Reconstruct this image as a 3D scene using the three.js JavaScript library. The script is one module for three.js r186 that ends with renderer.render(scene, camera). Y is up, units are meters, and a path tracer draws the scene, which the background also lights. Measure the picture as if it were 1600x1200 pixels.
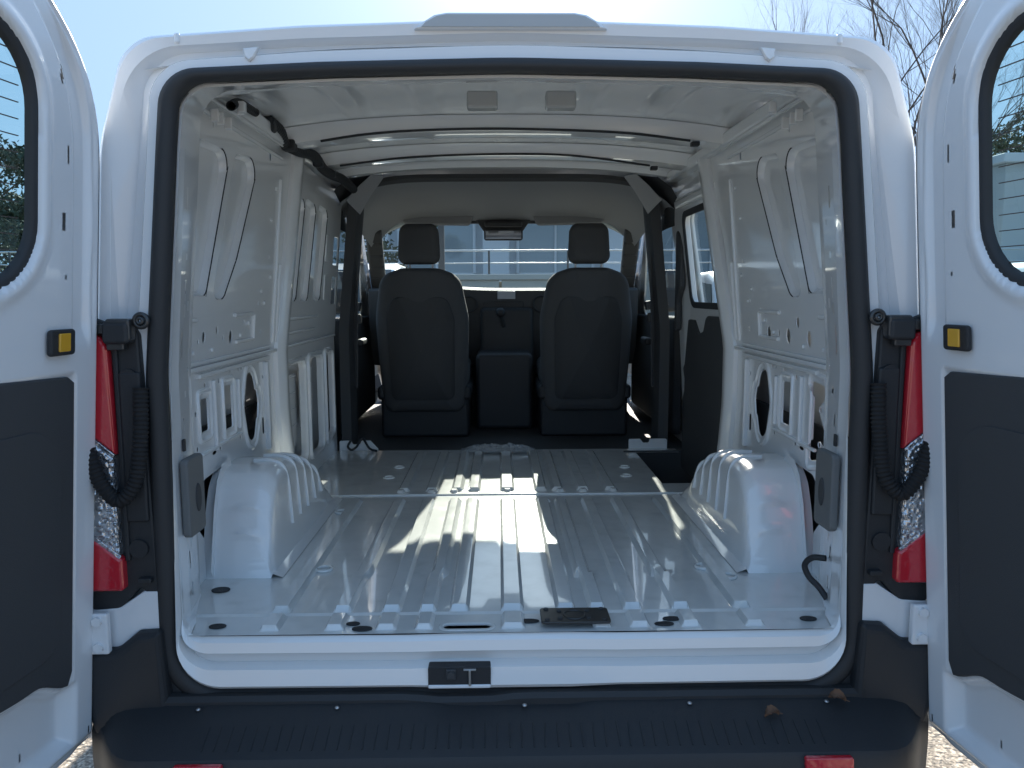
import * as THREE from 'three';
import { RoundedBoxGeometry } from 'three/addons/geometries/RoundedBoxGeometry.js';
import { mergeGeometries, mergeVertices, toCreasedNormals } from 'three/addons/utils/BufferGeometryUtils.js';
import { ImprovedNoise } from 'three/addons/math/ImprovedNoise.js';

// ---------------------------------------------------------------- camera, sky, sun, exposure
const scene = new THREE.Scene();
const D2R = Math.PI / 180;
const camera = new THREE.PerspectiveCamera(53.13, 4 / 3, 0.05, 600);
camera.position.set(-0.03, 1.49, 1.776);
camera.up.set(Math.sin(0.25 * D2R), Math.cos(0.25 * D2R), 0);
camera.lookAt(camera.position.x + Math.sin(0.95 * D2R) * Math.cos(6.75 * D2R), camera.position.y - Math.sin(6.75 * D2R), camera.position.z - Math.cos(0.95 * D2R) * Math.cos(6.75 * D2R));
scene.add(camera);
const renderer = new THREE.WebGLRenderer({ antialias: true });
renderer.setSize(1024, 768);
renderer.toneMapping = THREE.LinearToneMapping;
renderer.toneMappingExposure = 3.5;
renderer.shadowMap.enabled = true;
const SUN = new THREE.Vector3(0.066, 0.5, -1).normalize();
{                                                                 // clear winter sky: pale at the horizon, bluer above, bright round the sun
  const W = 1024, H = 512, d = new Float32Array(W * H * 4), K = 1.34 / renderer.toneMappingExposure, v = new THREE.Vector3();
  for (let j = 0; j < H; j++) for (let i = 0; i < W; i++) {
    const el = ((j + 0.5) / H - 0.5) * Math.PI, az = ((i + 0.5) / W - 0.5) * 2 * Math.PI;
    v.set(Math.cos(el) * Math.cos(az), Math.sin(el), Math.cos(el) * Math.sin(az));
    const g = Math.acos(Math.min(1, Math.max(-1, v.dot(SUN)))), h = Math.exp(-Math.max(0, v.y) * 3.6), o = (j * W + i) * 4;
    const c1 = 0.45 * Math.exp(-g * 3.1), c2 = 1.6 * Math.exp(-g * 13), q = 1 + 0.10 * Math.cos(g) * Math.cos(g);
    const base = [0.24 + 0.12 * h, 0.41 + 0.145 * h, 0.69 + 0.11 * h], halo = [1, 0.90, 0.74];
    for (let c = 0; c < 3; c++) d[o + c] = K * (base[c] * q + halo[c] * c1 + [1, 0.96, 0.88][c] * c2);
    d[o + 3] = 1;
  }
  const t = new THREE.DataTexture(d, W, H, THREE.RGBAFormat, THREE.FloatType);
  t.mapping = THREE.EquirectangularReflectionMapping; t.magFilter = t.minFilter = THREE.LinearFilter; t.needsUpdate = true;
  scene.background = t; scene.environment = t;
}
const sun = new THREE.DirectionalLight(new THREE.Color(1, 0.94, 0.84), 3.6);
sun.name = 'sun';
sun.position.copy(SUN).multiplyScalar(60);
sun.castShadow = true;
sun.shadow.camera.left = -30; sun.shadow.camera.right = 30; sun.shadow.camera.top = 30; sun.shadow.camera.bottom = -30; sun.shadow.camera.far = 140;
sun.shadow.mapSize.set(2048, 2048);
scene.add(sun); scene.add(sun.target);

// ---------------------------------------------------------------- helpers
let seed = 7;
const rnd = () => { seed = (seed * 1664525 + 1013904223) >>> 0; return seed / 4294967296; };
const rr = (a, b) => a + (b - a) * rnd();
const V = (x, y, z) => new THREE.Vector3(x, y, z);
const noise = new ImprovedNoise();
const clamp = (x, a, b) => Math.min(b, Math.max(a, x));
const sst = (a, b, x) => { const t = clamp((x - a) / (b - a), 0, 1); return t * t * (3 - 2 * t); };
const lerp = (a, b, t) => a + (b - a) * t;
const used = new Map();
function numbered(name) { const n = used.get(name) ?? 0; used.set(name, n + 1); return n ? name + '_' + String(n).padStart(3, '0') : name; }

function metreUV(g) {                        // uv in metres, by the way each face points
  g = g.index ? g.toNonIndexed() : g;
  const p = g.attributes.position, n = p.count, uv = new Float32Array(n * 2);
  const a = V(), b = V(), c = V();
  for (let i = 0; i < n; i += 3) {
    a.fromBufferAttribute(p, i); b.fromBufferAttribute(p, i + 1); c.fromBufferAttribute(p, i + 2);
    b.sub(a); c.sub(a); b.cross(c);
    const ax = Math.abs(b.x), ay = Math.abs(b.y), az = Math.abs(b.z);
    for (let k = i; k < i + 3; k++) {
      const x = p.getX(k), y = p.getY(k), z = p.getZ(k);
      const [s, t] = ay >= ax && ay >= az ? [x, z] : ax >= az ? [z, y] : [x, y];
      uv[k * 2] = s; uv[k * 2 + 1] = t;
    }
  }
  for (const k of Object.keys(g.attributes)) if (k !== 'position' && k !== 'normal') g.deleteAttribute(k);
  if (!g.attributes.normal) g.computeVertexNormals();
  g.setAttribute('uv', new THREE.BufferAttribute(uv, 2));
  g.clearGroups();
  return g;
}
const join = (list) => { const l = (Array.isArray(list) ? list : [list]).map(metreUV); return l.length > 1 ? mergeGeometries(l) : l[0]; };
function obj(name, geos, mat, parent = scene) {
  const m = new THREE.Mesh(join(geos), mat);
  m.name = parent === scene ? numbered(name) : name;
  m.castShadow = m.receiveShadow = true;
  parent.add(m);
  return m;
}
function tag(o, label, category, group, kind) {
  if (label) o.userData.label = label;
  if (category) o.userData.category = category;
  if (group) o.userData.group = group;
  if (kind) o.userData.kind = kind;
  return o;
}
function thing(name, label, category, p = [0, 0, 0], turn = 0, group) {
  const o = new THREE.Group();
  o.name = numbered(name); o.position.set(...p); o.rotation.y = turn;
  scene.add(o);
  return tag(o, label, category, group);
}
// keep several parts of one thing apart by name
const P = (o, name, geos, mat) => obj(name, geos, mat, o);
const PE = (o, name, geos, mat) => geos.map((g) => obj(name, g, mat, o));   // every piece a part of its own

const box = (w, h, d, x, y, z, r = 0.004) => (r > 0 ? new RoundedBoxGeometry(w, h, d, 2, Math.min(r, w / 2.01, h / 2.01, d / 2.01)) : new THREE.BoxGeometry(w, h, d)).translate(x, y, z);
const cyl = (r0, r1, h, n = 20) => new THREE.CylinderGeometry(r0, r1, h, n);
function mirror(g) {
  g = g.clone(); g.applyMatrix4(new THREE.Matrix4().makeScale(-1, 1, 1));
  if (g.index) { const a = g.index.array; for (let i = 0; i < a.length; i += 3) { const t = a[i]; a[i] = a[i + 2]; a[i + 2] = t; } } else {
    for (const at of Object.values(g.attributes)) { const s = at.itemSize, a = at.array; for (let i = 0; i < at.count; i += 3) for (let k = 0; k < s; k++) { const t = a[i * s + k]; a[i * s + k] = a[(i + 2) * s + k]; a[(i + 2) * s + k] = t; } }
  }
  return g;
}
const side = (sgn, g) => (sgn > 0 ? g : Array.isArray(g) ? g.map(mirror) : mirror(g));   // geometry is written for the right-hand side (+x)
function grid(us, vs, fn, keep, crease) {                      // a sheet of quads, fn(u, v) -> [x, y, z]
  const nu = us.length, nv = vs.length, pos = new Float32Array(nu * nv * 3), idx = [];
  for (let j = 0; j < nv; j++) for (let i = 0; i < nu; i++) pos.set(fn(us[i], vs[j]), (j * nu + i) * 3);
  for (let j = 0; j < nv - 1; j++) for (let i = 0; i < nu - 1; i++) {
    if (keep && !keep((us[i] + us[i + 1]) / 2, (vs[j] + vs[j + 1]) / 2)) continue;
    const a = j * nu + i, b = a + 1, c = a + nu, d = c + 1;
    idx.push(a, b, d, a, d, c);
  }
  let g = new THREE.BufferGeometry();
  g.setAttribute('position', new THREE.BufferAttribute(pos, 3)); g.setIndex(idx); g.computeVertexNormals();
  if (crease) g = toCreasedNormals(g, crease);
  return g;
}
const steps = (a, b, n) => Array.from({ length: n + 1 }, (_, i) => a + (b - a) * i / n);
function loft(loops, closed = true, crease = 0.6, skip) {             // loops: arrays of Vector3 with equal counts
  const n = loops[0].length, pos = [], idx = [];
  for (const l of loops) for (const p of l) pos.push(p.x, p.y, p.z);
  for (let j = 0; j < loops.length - 1; j++) for (let i = 0; i < (closed ? n : n - 1); i++) {
    if (skip && skip(j, i)) continue;
    const a = j * n + i, b = j * n + (i + 1) % n, c = a + n, d = b + n;
    idx.push(a, b, d, a, d, c);
  }
  let g = new THREE.BufferGeometry();
  g.setAttribute('position', new THREE.Float32BufferAttribute(pos, 3)); g.setIndex(idx); g.computeVertexNormals();
  return crease ? toCreasedNormals(g, crease) : g;
}
function tube(pts, r, n = 10, seg = 0, tension = 0.5) {
  const c = new THREE.CatmullRomCurve3(pts.map((p) => V(...p)), false, 'catmullrom', tension);
  return new THREE.TubeGeometry(c, seg || pts.length * 8, r, n, false);
}
function ribbed(pts, r, pitch = 0.012, depth = 0.0035) {         // corrugated conduit
  const c = new THREE.CatmullRomCurve3(pts.map((p) => V(...p))), len = c.getLength(), n = Math.ceil(len / (pitch / 4)), m = 12;
  const fr = c.computeFrenetFrames(n, false), loops = [];
  for (let i = 0; i <= n; i++) {
    const p = c.getPointAt(i / n), rad = r - (i % 4 < 2 ? 0 : depth), l = [];
    for (let k = 0; k < m; k++) { const a = k / m * Math.PI * 2; l.push(p.clone().addScaledVector(fr.normals[i], Math.cos(a) * rad).addScaledVector(fr.binormals[i], Math.sin(a) * rad)); }
    loops.push(l);
  }
  return loft(loops, true, 0);
}
const bar = (a, b, w, h, r = 0.003) => {                          // square bar from a to b
  const A = V(...a), B = V(...b), g = box(w, h, A.distanceTo(B), 0, 0, 0, r);
  const m = new THREE.Matrix4().lookAt(A, B, V(0, 1, 0.001)); g.applyMatrix4(m);
  const c = A.add(B).multiplyScalar(0.5);
  return g.translate(c.x, c.y, c.z);
};
const rod = (a, b, r0, r1 = r0, n = 10) => {
  const A = V(...a), B = V(...b), g = cyl(r1, r0, A.distanceTo(B), n);
  g.applyQuaternion(new THREE.Quaternion().setFromUnitVectors(V(0, 1, 0), B.clone().sub(A).normalize()));
  const c = A.add(B).multiplyScalar(0.5);
  return g.translate(c.x, c.y, c.z);
};
// rounded polygon: vertices [x, y, r] -> points, a fixed number per corner
function poly(vs, nc = 8) {
  const out = [], n = vs.length;
  for (let i = 0; i < n; i++) {
    const p = vs[i], a = vs[(i + n - 1) % n], b = vs[(i + 1) % n], r = p[2] ?? 0;
    const da = new THREE.Vector2(a[0] - p[0], a[1] - p[1]), db = new THREE.Vector2(b[0] - p[0], b[1] - p[1]);
    const la = da.length(), lb = db.length(); da.normalize(); db.normalize();
    const ang = Math.acos(clamp(da.dot(db), -1, 1)), t = Math.min(r / Math.tan(ang / 2), la * 0.49, lb * 0.49);
    const s = new THREE.Vector2(p[0] + da.x * t, p[1] + da.y * t), e = new THREE.Vector2(p[0] + db.x * t, p[1] + db.y * t);
    for (let k = 0; k <= nc; k++) {                                // quadratic-ish corner
      const u = k / nc, w = 1 + (Math.sin(ang / 2) - 1) * 0.55 * 4 * u * (1 - u) * 0.5;
      const b0 = (1 - u) * (1 - u), b1 = 2 * u * (1 - u) * Math.max(0.45, Math.sin(ang / 2)), b2 = u * u, q = b0 + b1 + b2;
      out.push(new THREE.Vector2((b0 * s.x + b1 * p[0] + b2 * e.x) / q, (b0 * s.y + b1 * p[1] + b2 * e.y) / q));
    }
  }
  return out;
}
const rrect = (x0, y0, x1, y1, r, nc = 6) => poly([[x0, y0, r], [x1, y0, r], [x1, y1, r], [x0, y1, r]], nc);
const ellipse = (cx, cy, a, b, n = 24) => Array.from({ length: n }, (_, i) => new THREE.Vector2(cx + a * Math.cos(i / n * 6.28319), cy + b * Math.sin(i / n * 6.28319)));
function plate(outline, depth, holes = [], bevel = 0.0015, seg = 1) {   // in XY, thickness along +z
  const s = new THREE.Shape(outline);
  for (const h of holes) s.holes.push(new THREE.Path(h));
  return new THREE.ExtrudeGeometry(s, { depth: Math.max(1e-4, depth - 2 * bevel), bevelEnabled: bevel > 0, bevelThickness: bevel, bevelSize: bevel, bevelOffset: -bevel, bevelSegments: seg, curveSegments: 8 }).translate(0, 0, bevel);
}
const loop3 = (pts, z) => pts.map((p) => V(p.x, p.y, typeof z === 'function' ? z(p.x, p.y) : z));

// ---------------------------------------------------------------- textures and materials
function dataTex(n, fn, srgb, rep) {
  const d = new Uint8Array(n * n * 4);
  for (let y = 0; y < n; y++) for (let x = 0; x < n; x++) { const c = fn(x / n, y / n, x, y), i = (y * n + x) * 4; if (typeof c === 'number') d[i] = d[i + 1] = d[i + 2] = clamp(c, 0, 1) * 255; else { d[i] = clamp(c[0], 0, 1) * 255; d[i + 1] = clamp(c[1], 0, 1) * 255; d[i + 2] = clamp(c[2], 0, 1) * 255; } d[i + 3] = 255; }
  const t = new THREE.DataTexture(d, n, n);
  t.wrapS = t.wrapT = THREE.RepeatWrapping; t.magFilter = THREE.LinearFilter; t.minFilter = THREE.LinearMipmapLinearFilter;
  if (srgb) t.colorSpace = THREE.SRGBColorSpace;
  if (rep) t.repeat.set(rep, rep);
  t.needsUpdate = true;
  return t;
}
// tiling value noise
const lat = Array.from({ length: 4096 }, () => rnd());
function vn(u, v, f, s = 0) {
  const x = u * f, y = v * f, x0 = Math.floor(x), y0 = Math.floor(y), fx = x - x0, fy = y - y0, q = (t) => t * t * (3 - 2 * t);
  const h = (i, j) => lat[((((i % f) + f) % f) * 157 + (((j % f) + f) % f) * 811 + s * 373) & 4095];
  return lerp(lerp(h(x0, y0), h(x0 + 1, y0), q(fx)), lerp(h(x0, y0 + 1), h(x0 + 1, y0 + 1), q(fx)), q(fy));
}
const fbm = (u, v, f, o = 4, s = 0) => { let a = 0, w = 0.5, t = 0; for (let i = 0; i < o; i++) { a += w * vn(u, v, f << i, s + i); t += w; w *= 0.5; } return a / t; };
const texGrain = dataTex(256, () => rnd(), false, 6);
const texWave = dataTex(256, (u, v) => fbm(u, v, 4, 3, 2), false, 1.6);
const texPeel = dataTex(256, (u, v) => 0.7 * vn(u, v, 40, 5) + 0.3 * vn(u, v, 90, 6), false, 2.5);
const texScuff = dataTex(512, (u, v) => { const d = fbm(u, v, 6, 5, 9), s = Math.pow(fbm(u, v, 24, 4, 3), 3); const k = 0.97 - 0.035 * sst(0.40, 0.85, d) - 0.10 * s; return [k, k, k * 0.99]; }, true, 0.9);
const texScuffR = dataTex(512, (u, v) => 0.34 + 0.08 * sst(0.35, 0.85, fbm(u, v, 6, 5, 9)) + 0.2 * Math.pow(fbm(u, v, 24, 4, 3), 2), false, 0.9);
const texWeave = dataTex(128, (u, v, x, y) => 0.5 + 0.25 * Math.sin(u * Math.PI * 64) * Math.sin(v * Math.PI * 64) + 0.25 * rnd(), false, 10);
const C = (r, g, b) => new THREE.Color().setRGB(r, g, b);
const std = (o) => new THREE.MeshStandardMaterial(o);
const phy = (o) => new THREE.MeshPhysicalMaterial(o);
const M = {
  paint: phy({ color: C(0.79, 0.80, 0.81), roughness: 0.42, clearcoat: 1, clearcoatRoughness: 0.05, bumpMap: texPeel, bumpScale: 0.00012, side: THREE.DoubleSide }),
  inner: phy({ color: C(0.81, 0.82, 0.82), roughness: 0.32, ior: 1.6, clearcoat: 1, clearcoatRoughness: 0.05, bumpMap: texWave, bumpScale: 0.0010, side: THREE.DoubleSide }),
  floor: phy({ color: C(0.81, 0.82, 0.82), map: texScuff, roughnessMap: texScuffR, roughness: 0.42, ior: 1.75, clearcoat: 1, clearcoatRoughness: 0.03, bumpMap: texWave, bumpScale: 0.0007, side: THREE.DoubleSide }),
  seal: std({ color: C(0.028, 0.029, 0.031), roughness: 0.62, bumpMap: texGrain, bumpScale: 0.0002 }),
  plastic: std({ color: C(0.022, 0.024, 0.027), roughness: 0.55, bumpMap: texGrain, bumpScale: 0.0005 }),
  trim: std({ color: C(0.05, 0.052, 0.055), roughness: 0.68, bumpMap: texGrain, bumpScale: 0.0005 }),
  grey: std({ color: C(0.14, 0.145, 0.145), roughness: 0.6, bumpMap: texGrain, bumpScale: 0.0004 }),
  hose: std({ color: C(0.012, 0.012, 0.013), roughness: 0.8 }),
  lampCover: phy({ color: C(0.42, 0.425, 0.42), roughness: 0.35, clearcoat: 0.5 }),
  fabric: std({ color: C(0.085, 0.087, 0.09), roughness: 0.92, bumpMap: texWeave, bumpScale: 0.0008 }),
  lining: std({ color: C(0.31, 0.32, 0.33), roughness: 0.95, bumpMap: texWeave, bumpScale: 0.0006, side: THREE.DoubleSide }),
  steel: std({ color: C(0.55, 0.56, 0.57), roughness: 0.35, metalness: 1 }),
  blackMetal: phy({ color: C(0.02, 0.021, 0.022), roughness: 0.4, clearcoat: 0.6, clearcoatRoughness: 0.2 }),
  glass: phy({ color: C(0.86, 0.94, 0.92), roughness: 0, transmission: 1, thickness: 0, ior: 1.5, side: THREE.DoubleSide }),
  tint: phy({ color: C(0.62, 0.80, 0.80), roughness: 0, transmission: 1, thickness: 0, ior: 1.5, side: THREE.DoubleSide }),
  redLens: phy({ color: C(0.55, 0.02, 0.035), roughness: 0.12, clearcoat: 1, clearcoatRoughness: 0.03, bumpMap: texPeel, bumpScale: 0.001 }),
  clearLens: phy({ color: C(0.55, 0.57, 0.60), roughness: 0.12, metalness: 0.8, clearcoat: 1, bumpMap: dataTex(128, (u, v) => vn(u, v, 32, 3), false, 5), bumpScale: 0.006 }),
  amber: phy({ color: C(0.72, 0.38, 0.03), roughness: 0.25, clearcoat: 1, clearcoatRoughness: 0.1 }),
  mirrorGlass: std({ color: C(0.5, 0.5, 0.52), roughness: 0.03, metalness: 1 }),
  wire: std({ color: C(0.07, 0.06, 0.06), roughness: 0.6 }),
};

// ================================================================ THE VAN
const FL = 0.68;                                                  // cargo floor height
const van = thing('cargo_van', 'white cargo van seen through its open rear doors, empty load floor inside', 'van');

// ---- rear end: closed loops round the load opening, all with the same vertices
// dims: [top centre y, shoulder x, shoulder y, shoulder r, mid x, side bottom x, bottom y, bottom r]
function ring(tc, sx, sy, sr, mx, bx, by, br, dip = 0.012, ux = lerp(sx, mx, 0.235)) {
  return poly([[0, tc, 3], [sx * 0.55, lerp(tc, sy, 0.38), 1.5], [sx, sy, sr], [ux, 1.83, 0.4], [mx, 1.30, 0.8], [bx, by, br], [0.25, by - 0.002, 0.3], [0.14, by - dip, 0.1], [-0.14, by - dip, 0.1], [-0.25, by - 0.002, 0.3], [-bx, by, br], [-mx, 1.30, 0.8], [-ux, 1.83, 0.4], [-sx, sy, sr], [-sx * 0.55, lerp(tc, sy, 0.38), 1.5]], 9);
}
const R_in = (z) => loop3(ring(1.976, 0.732, 1.953, 0.165, 0.797, 0.803, 0.548, 0.11), z);
const R_out = (z) => loop3(ring(2.006, 0.770, 1.980, 0.205, 0.841, 0.852, 0.500, 0.15), z);
P(van, 'door_seal', loft([
  R_out(-0.004), R_out(0.012), loop3(ring(1.995, 0.757, 1.970, 0.195, 0.828, 0.838, 0.515, 0.14), 0.024), loop3(ring(1.984, 0.743, 1.960, 0.18, 0.811, 0.820, 0.532, 0.125), 0.022), R_in(0.008), loop3(ring(1.978, 0.734, 1.955, 0.165, 0.800, 0.806, 0.546, 0.11), -0.012)], true, 1.2), M.seal);
const zCrown = (z) => z;
P(van, 'rear_frame', loft([
  loop3(ring(2.000, 0.764, 1.975, 0.20, 0.835, 0.848, 0.506, 0.15), zCrown(0.0)),
  loop3(ring(2.036, 0.792, 1.997, 0.205, 0.868, 0.880, 0.500, 0.15), zCrown(0.0)),
  loop3(ring(2.039, 0.796, 2.000, 0.20, 0.874, 0.886, 0.500, 0.15), zCrown(-0.006)),
  loop3(ring(2.044, 0.802, 2.006, 0.19, 0.882, 0.892, 0.500, 0.15), zCrown(-0.030)),
  loop3(ring(2.056, 0.820, 2.022, 0.16, 0.915, 0.930, 0.500, 0.15), zCrown(-0.036)),
  loop3(ring(2.060, 0.824, 2.026, 0.15, 0.920, 0.934, 0.500, 0.15), zCrown(-0.030)),
  loop3(ring(2.064, 0.830, 2.030, 0.14, 0.928, 0.944, 0.500, 0.15, 0.012, 0.895), zCrown(-0.006)),
  loop3(ring(2.088, 0.845, 2.046, 0.11, 0.955, 0.975, 0.490, 0.15, 0.012, 0.912), zCrown(-0.002)),
  loop3(ring(2.096, 0.853, 2.053, 0.10, 0.968, 0.988, 0.480, 0.15, 0.012, 0.921), zCrown(-0.012)),
  loop3(ring(2.104, 0.860, 2.060, 0.09, 0.976, 0.996, 0.470, 0.15, 0.012, 0.926), zCrown(-0.045)),
  loop3(ring(2.114, 0.864, 2.066, 0.09, 0.982, 1.000, 0.470, 0.15, 0.012, 0.93), zCrown(-0.14)),
], true, 0.5), M.paint);
// sill and the tunnel behind the seal
const sillZ = (z) => (x, y) => lerp(z, Math.min(z, -0.03), sst(0.66, 0.76, y));
const sillLoops = [
  loop3(ring(1.974, 0.735, 1.951, 0.17, 0.802, 0.807, 0.546, 0.11, 0.010), sillZ(-0.010)),
  loop3(ring(1.976, 0.736, 1.952, 0.17, 0.803, 0.801, 0.552, 0.10, 0.006), sillZ(0.022)),
  loop3(ring(1.977, 0.736, 1.952, 0.17, 0.803, 0.799, 0.560, 0.10, 0.004), sillZ(0.029)),
  loop3(ring(1.977, 0.737, 1.953, 0.17, 0.804, 0.797, 0.598, 0.08, 0), sillZ(0.022)),
  loop3(ring(1.978, 0.738, 1.953, 0.17, 0.804, 0.796, 0.604, 0.08, 0), sillZ(-0.010)),
  loop3(ring(1.979, 0.738, 1.954, 0.17, 0.805, 0.795, 0.634, 0.07, 0), sillZ(0.014)),
  loop3(ring(1.979, 0.738, 1.954, 0.17, 0.805, 0.795, 0.640, 0.07, 0), sillZ(0.022)),
  loop3(ring(1.980, 0.739, 1.955, 0.17, 0.806, 0.796, 0.664, 0.06, 0), sillZ(0.018)),
  loop3(ring(1.981, 0.740, 1.956, 0.17, 0.807, 0.798, 0.676, 0.05, 0), sillZ(0.008)),
  loop3(ring(1.982, 0.741, 1.957, 0.17, 0.808, 0.801, 0.679, 0.04, 0), -0.035),
  loop3(ring(1.988, 0.748, 1.965, 0.16, 0.806, 0.808, 0.674, 0.03, 0), -0.085),
  loop3(ring(2.010, 0.768, 1.985, 0.15, 0.828, 0.834, 0.66, 0.03, 0), -0.20),
  loop3(ring(2.020, 0.774, 1.994, 0.15, 0.838, 0.844, 0.66, 0.03, 0), -0.24),
];
P(van, 'door_sill', loft(sillLoops, true, 0.5, (j, i) => (j >= 8 && i >= 56 && i < 103) || j >= 10 && ((i >= 35 && i < 51) || (i >= 108 && i < 124))), M.inner);
// rear pillar flanges with their punched slots
{
  const SLOTS = [[1.72, 0.055, -0.13, 0.010], [1.66, 0.016, -0.17, 0.010], [1.58, 0.016, -0.14, 0.012], [1.50, 0.05, -0.135, 0.008], [1.46, 0.024, -0.17, 0.012], [1.45, 0.03, -0.135, 0.012], [1.37, 0.075, -0.115, 0.008], [1.30, 0.012, -0.19, 0.010], [1.24, 0.016, -0.15, 0.012], [1.17, 0.03, -0.12, 0.008], [0.865, 0.03, -0.14, 0.012], [0.825, 0.05, -0.11, 0.010], [0.80, 0.024, -0.17, 0.014], [0.745, 0.036, -0.125, 0.012]];
  const right = sillLoops.slice(10).map((l) => l.slice(35, 52)), zs = right.map((l) => l[5].z);
  const at = (l, y) => { for (let k = 0; k < l.length - 1; k++) if (l[k].y >= y && l[k + 1].y <= y) return lerp(l[k].x, l[k + 1].x, (l[k].y - y) / Math.max(1e-6, l[k].y - l[k + 1].y)); return (y > l[0].y ? l[0] : l[l.length - 1]).x; };
  const y0 = Math.min(...right.map((l) => l[l.length - 1].y)), y1 = Math.max(...right.map((l) => l[0].y));
  const ys = steps(y0, y1, Math.round((y1 - y0) / 0.004)), zz = steps(zs[0], zs[2], 40);
  const X = (y, z) => { const k = z > zs[1] ? 0 : 1; return lerp(at(right[k], y), at(right[k + 1], y), (z - zs[k]) / (zs[k + 1] - zs[k])); };
  for (const s of [-1, 1]) P(van, 'pillar_flange', side(s, grid(ys, zz, (y, z) => [X(y, z), y, z], (y, z) => !SLOTS.some(([a, h, b, w]) => Math.abs(y - a) < h / 2 && Math.abs(z - b) < w / 2 + 0.001))), M.inner);
}
// latch covers on the pillars
for (const s of [-1, 1]) {
  const g = plate(rrect(-0.055, 0.90, 0.045, 1.095, 0.014), 0.02, [], 0.005, 3).rotateY(-Math.PI / 2).translate(0.80, 0, -0.09);
  const c = P(van, 'latch_cover', side(s, g), M.grey);
  P(c, 'latch_slot', side(s, plate(ellipse(-0.01, 0.99, 0.016, 0.036), 0.008, [], 0.002).rotateY(-Math.PI / 2).translate(0.785, 0, -0.09)), M.trim);
  P(van, 'pillar_clip', side(s, box(0.006, 0.03, 0.012, 0.80, 1.125, -0.08, 0.002)), M.plastic);
}
// black plastic latch plate on the sill, its dark colour standing for recess shade
{
  const c = P(van, 'dark_latch_plate', [plate(rrect(-0.205, 0.555, -0.055, 0.603, 0.004), 0.03, [], 0.001).translate(0, 0, 0.001)], M.plastic);
  PE(c, 'striker', [box(0.006, 0.04, 0.01, -0.105, 0.578, 0.034, 0.002), box(0.03, 0.004, 0.01, -0.105, 0.598, 0.033, 0.001)], M.steel);
  PE(c, 'lock_switch', [box(0.024, 0.026, 0.008, -0.15, 0.586, 0.033, 0.003), cyl(0.008, 0.008, 0.006).rotateX(Math.PI / 2).translate(-0.15, 0.588, 0.039)], M.trim);
  P(c, 'recess_lip', box(0.15, 0.009, 0.012, -0.13, 0.5545, 0.028, 0.003), M.paint);
}
// high brake lamp housing over the opening
{
  const out = [[-0.212, 2.066], [-0.195, 2.080], [-0.168, 2.096], [-0.14, 2.101], [0.14, 2.101], [0.168, 2.096], [0.195, 2.080], [0.212, 2.066]].map((p) => new THREE.Vector2(...p));
  P(van, 'brake_lamp_housing', plate(out, 0.16, [], 0.006, 3).translate(0, 0, -0.148), M.paint);
  P(van, 'brake_lamp', plate([[-0.196, 2.069], [-0.186, 2.080], [-0.162, 2.092], [-0.14, 2.096], [0.14, 2.096], [0.162, 2.092], [0.186, 2.080], [0.196, 2.069]].map((p) => new THREE.Vector2(...p)), 0.006, [], 0.001).translate(0, 0, 0.0085), M.lampCover);
}
// drip channels at the roof corners and door stop tabs
for (const s of [-1, 1]) {
  P(van, 'roof_seam', side(s, box(0.014, 0.024, 0.20, 0.735, 2.050, -0.10, 0.006)), M.paint);
  P(van, 'stop_tab', side(s, plate([[0.552, 2.030], [0.588, 2.026], [0.586, 2.008], [0.576, 1.999], [0.566, 2.006]].map((p) => new THREE.Vector2(...p)), 0.014, [], 0.003).translate(0, 0, -0.006)), M.paint);
}
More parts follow.
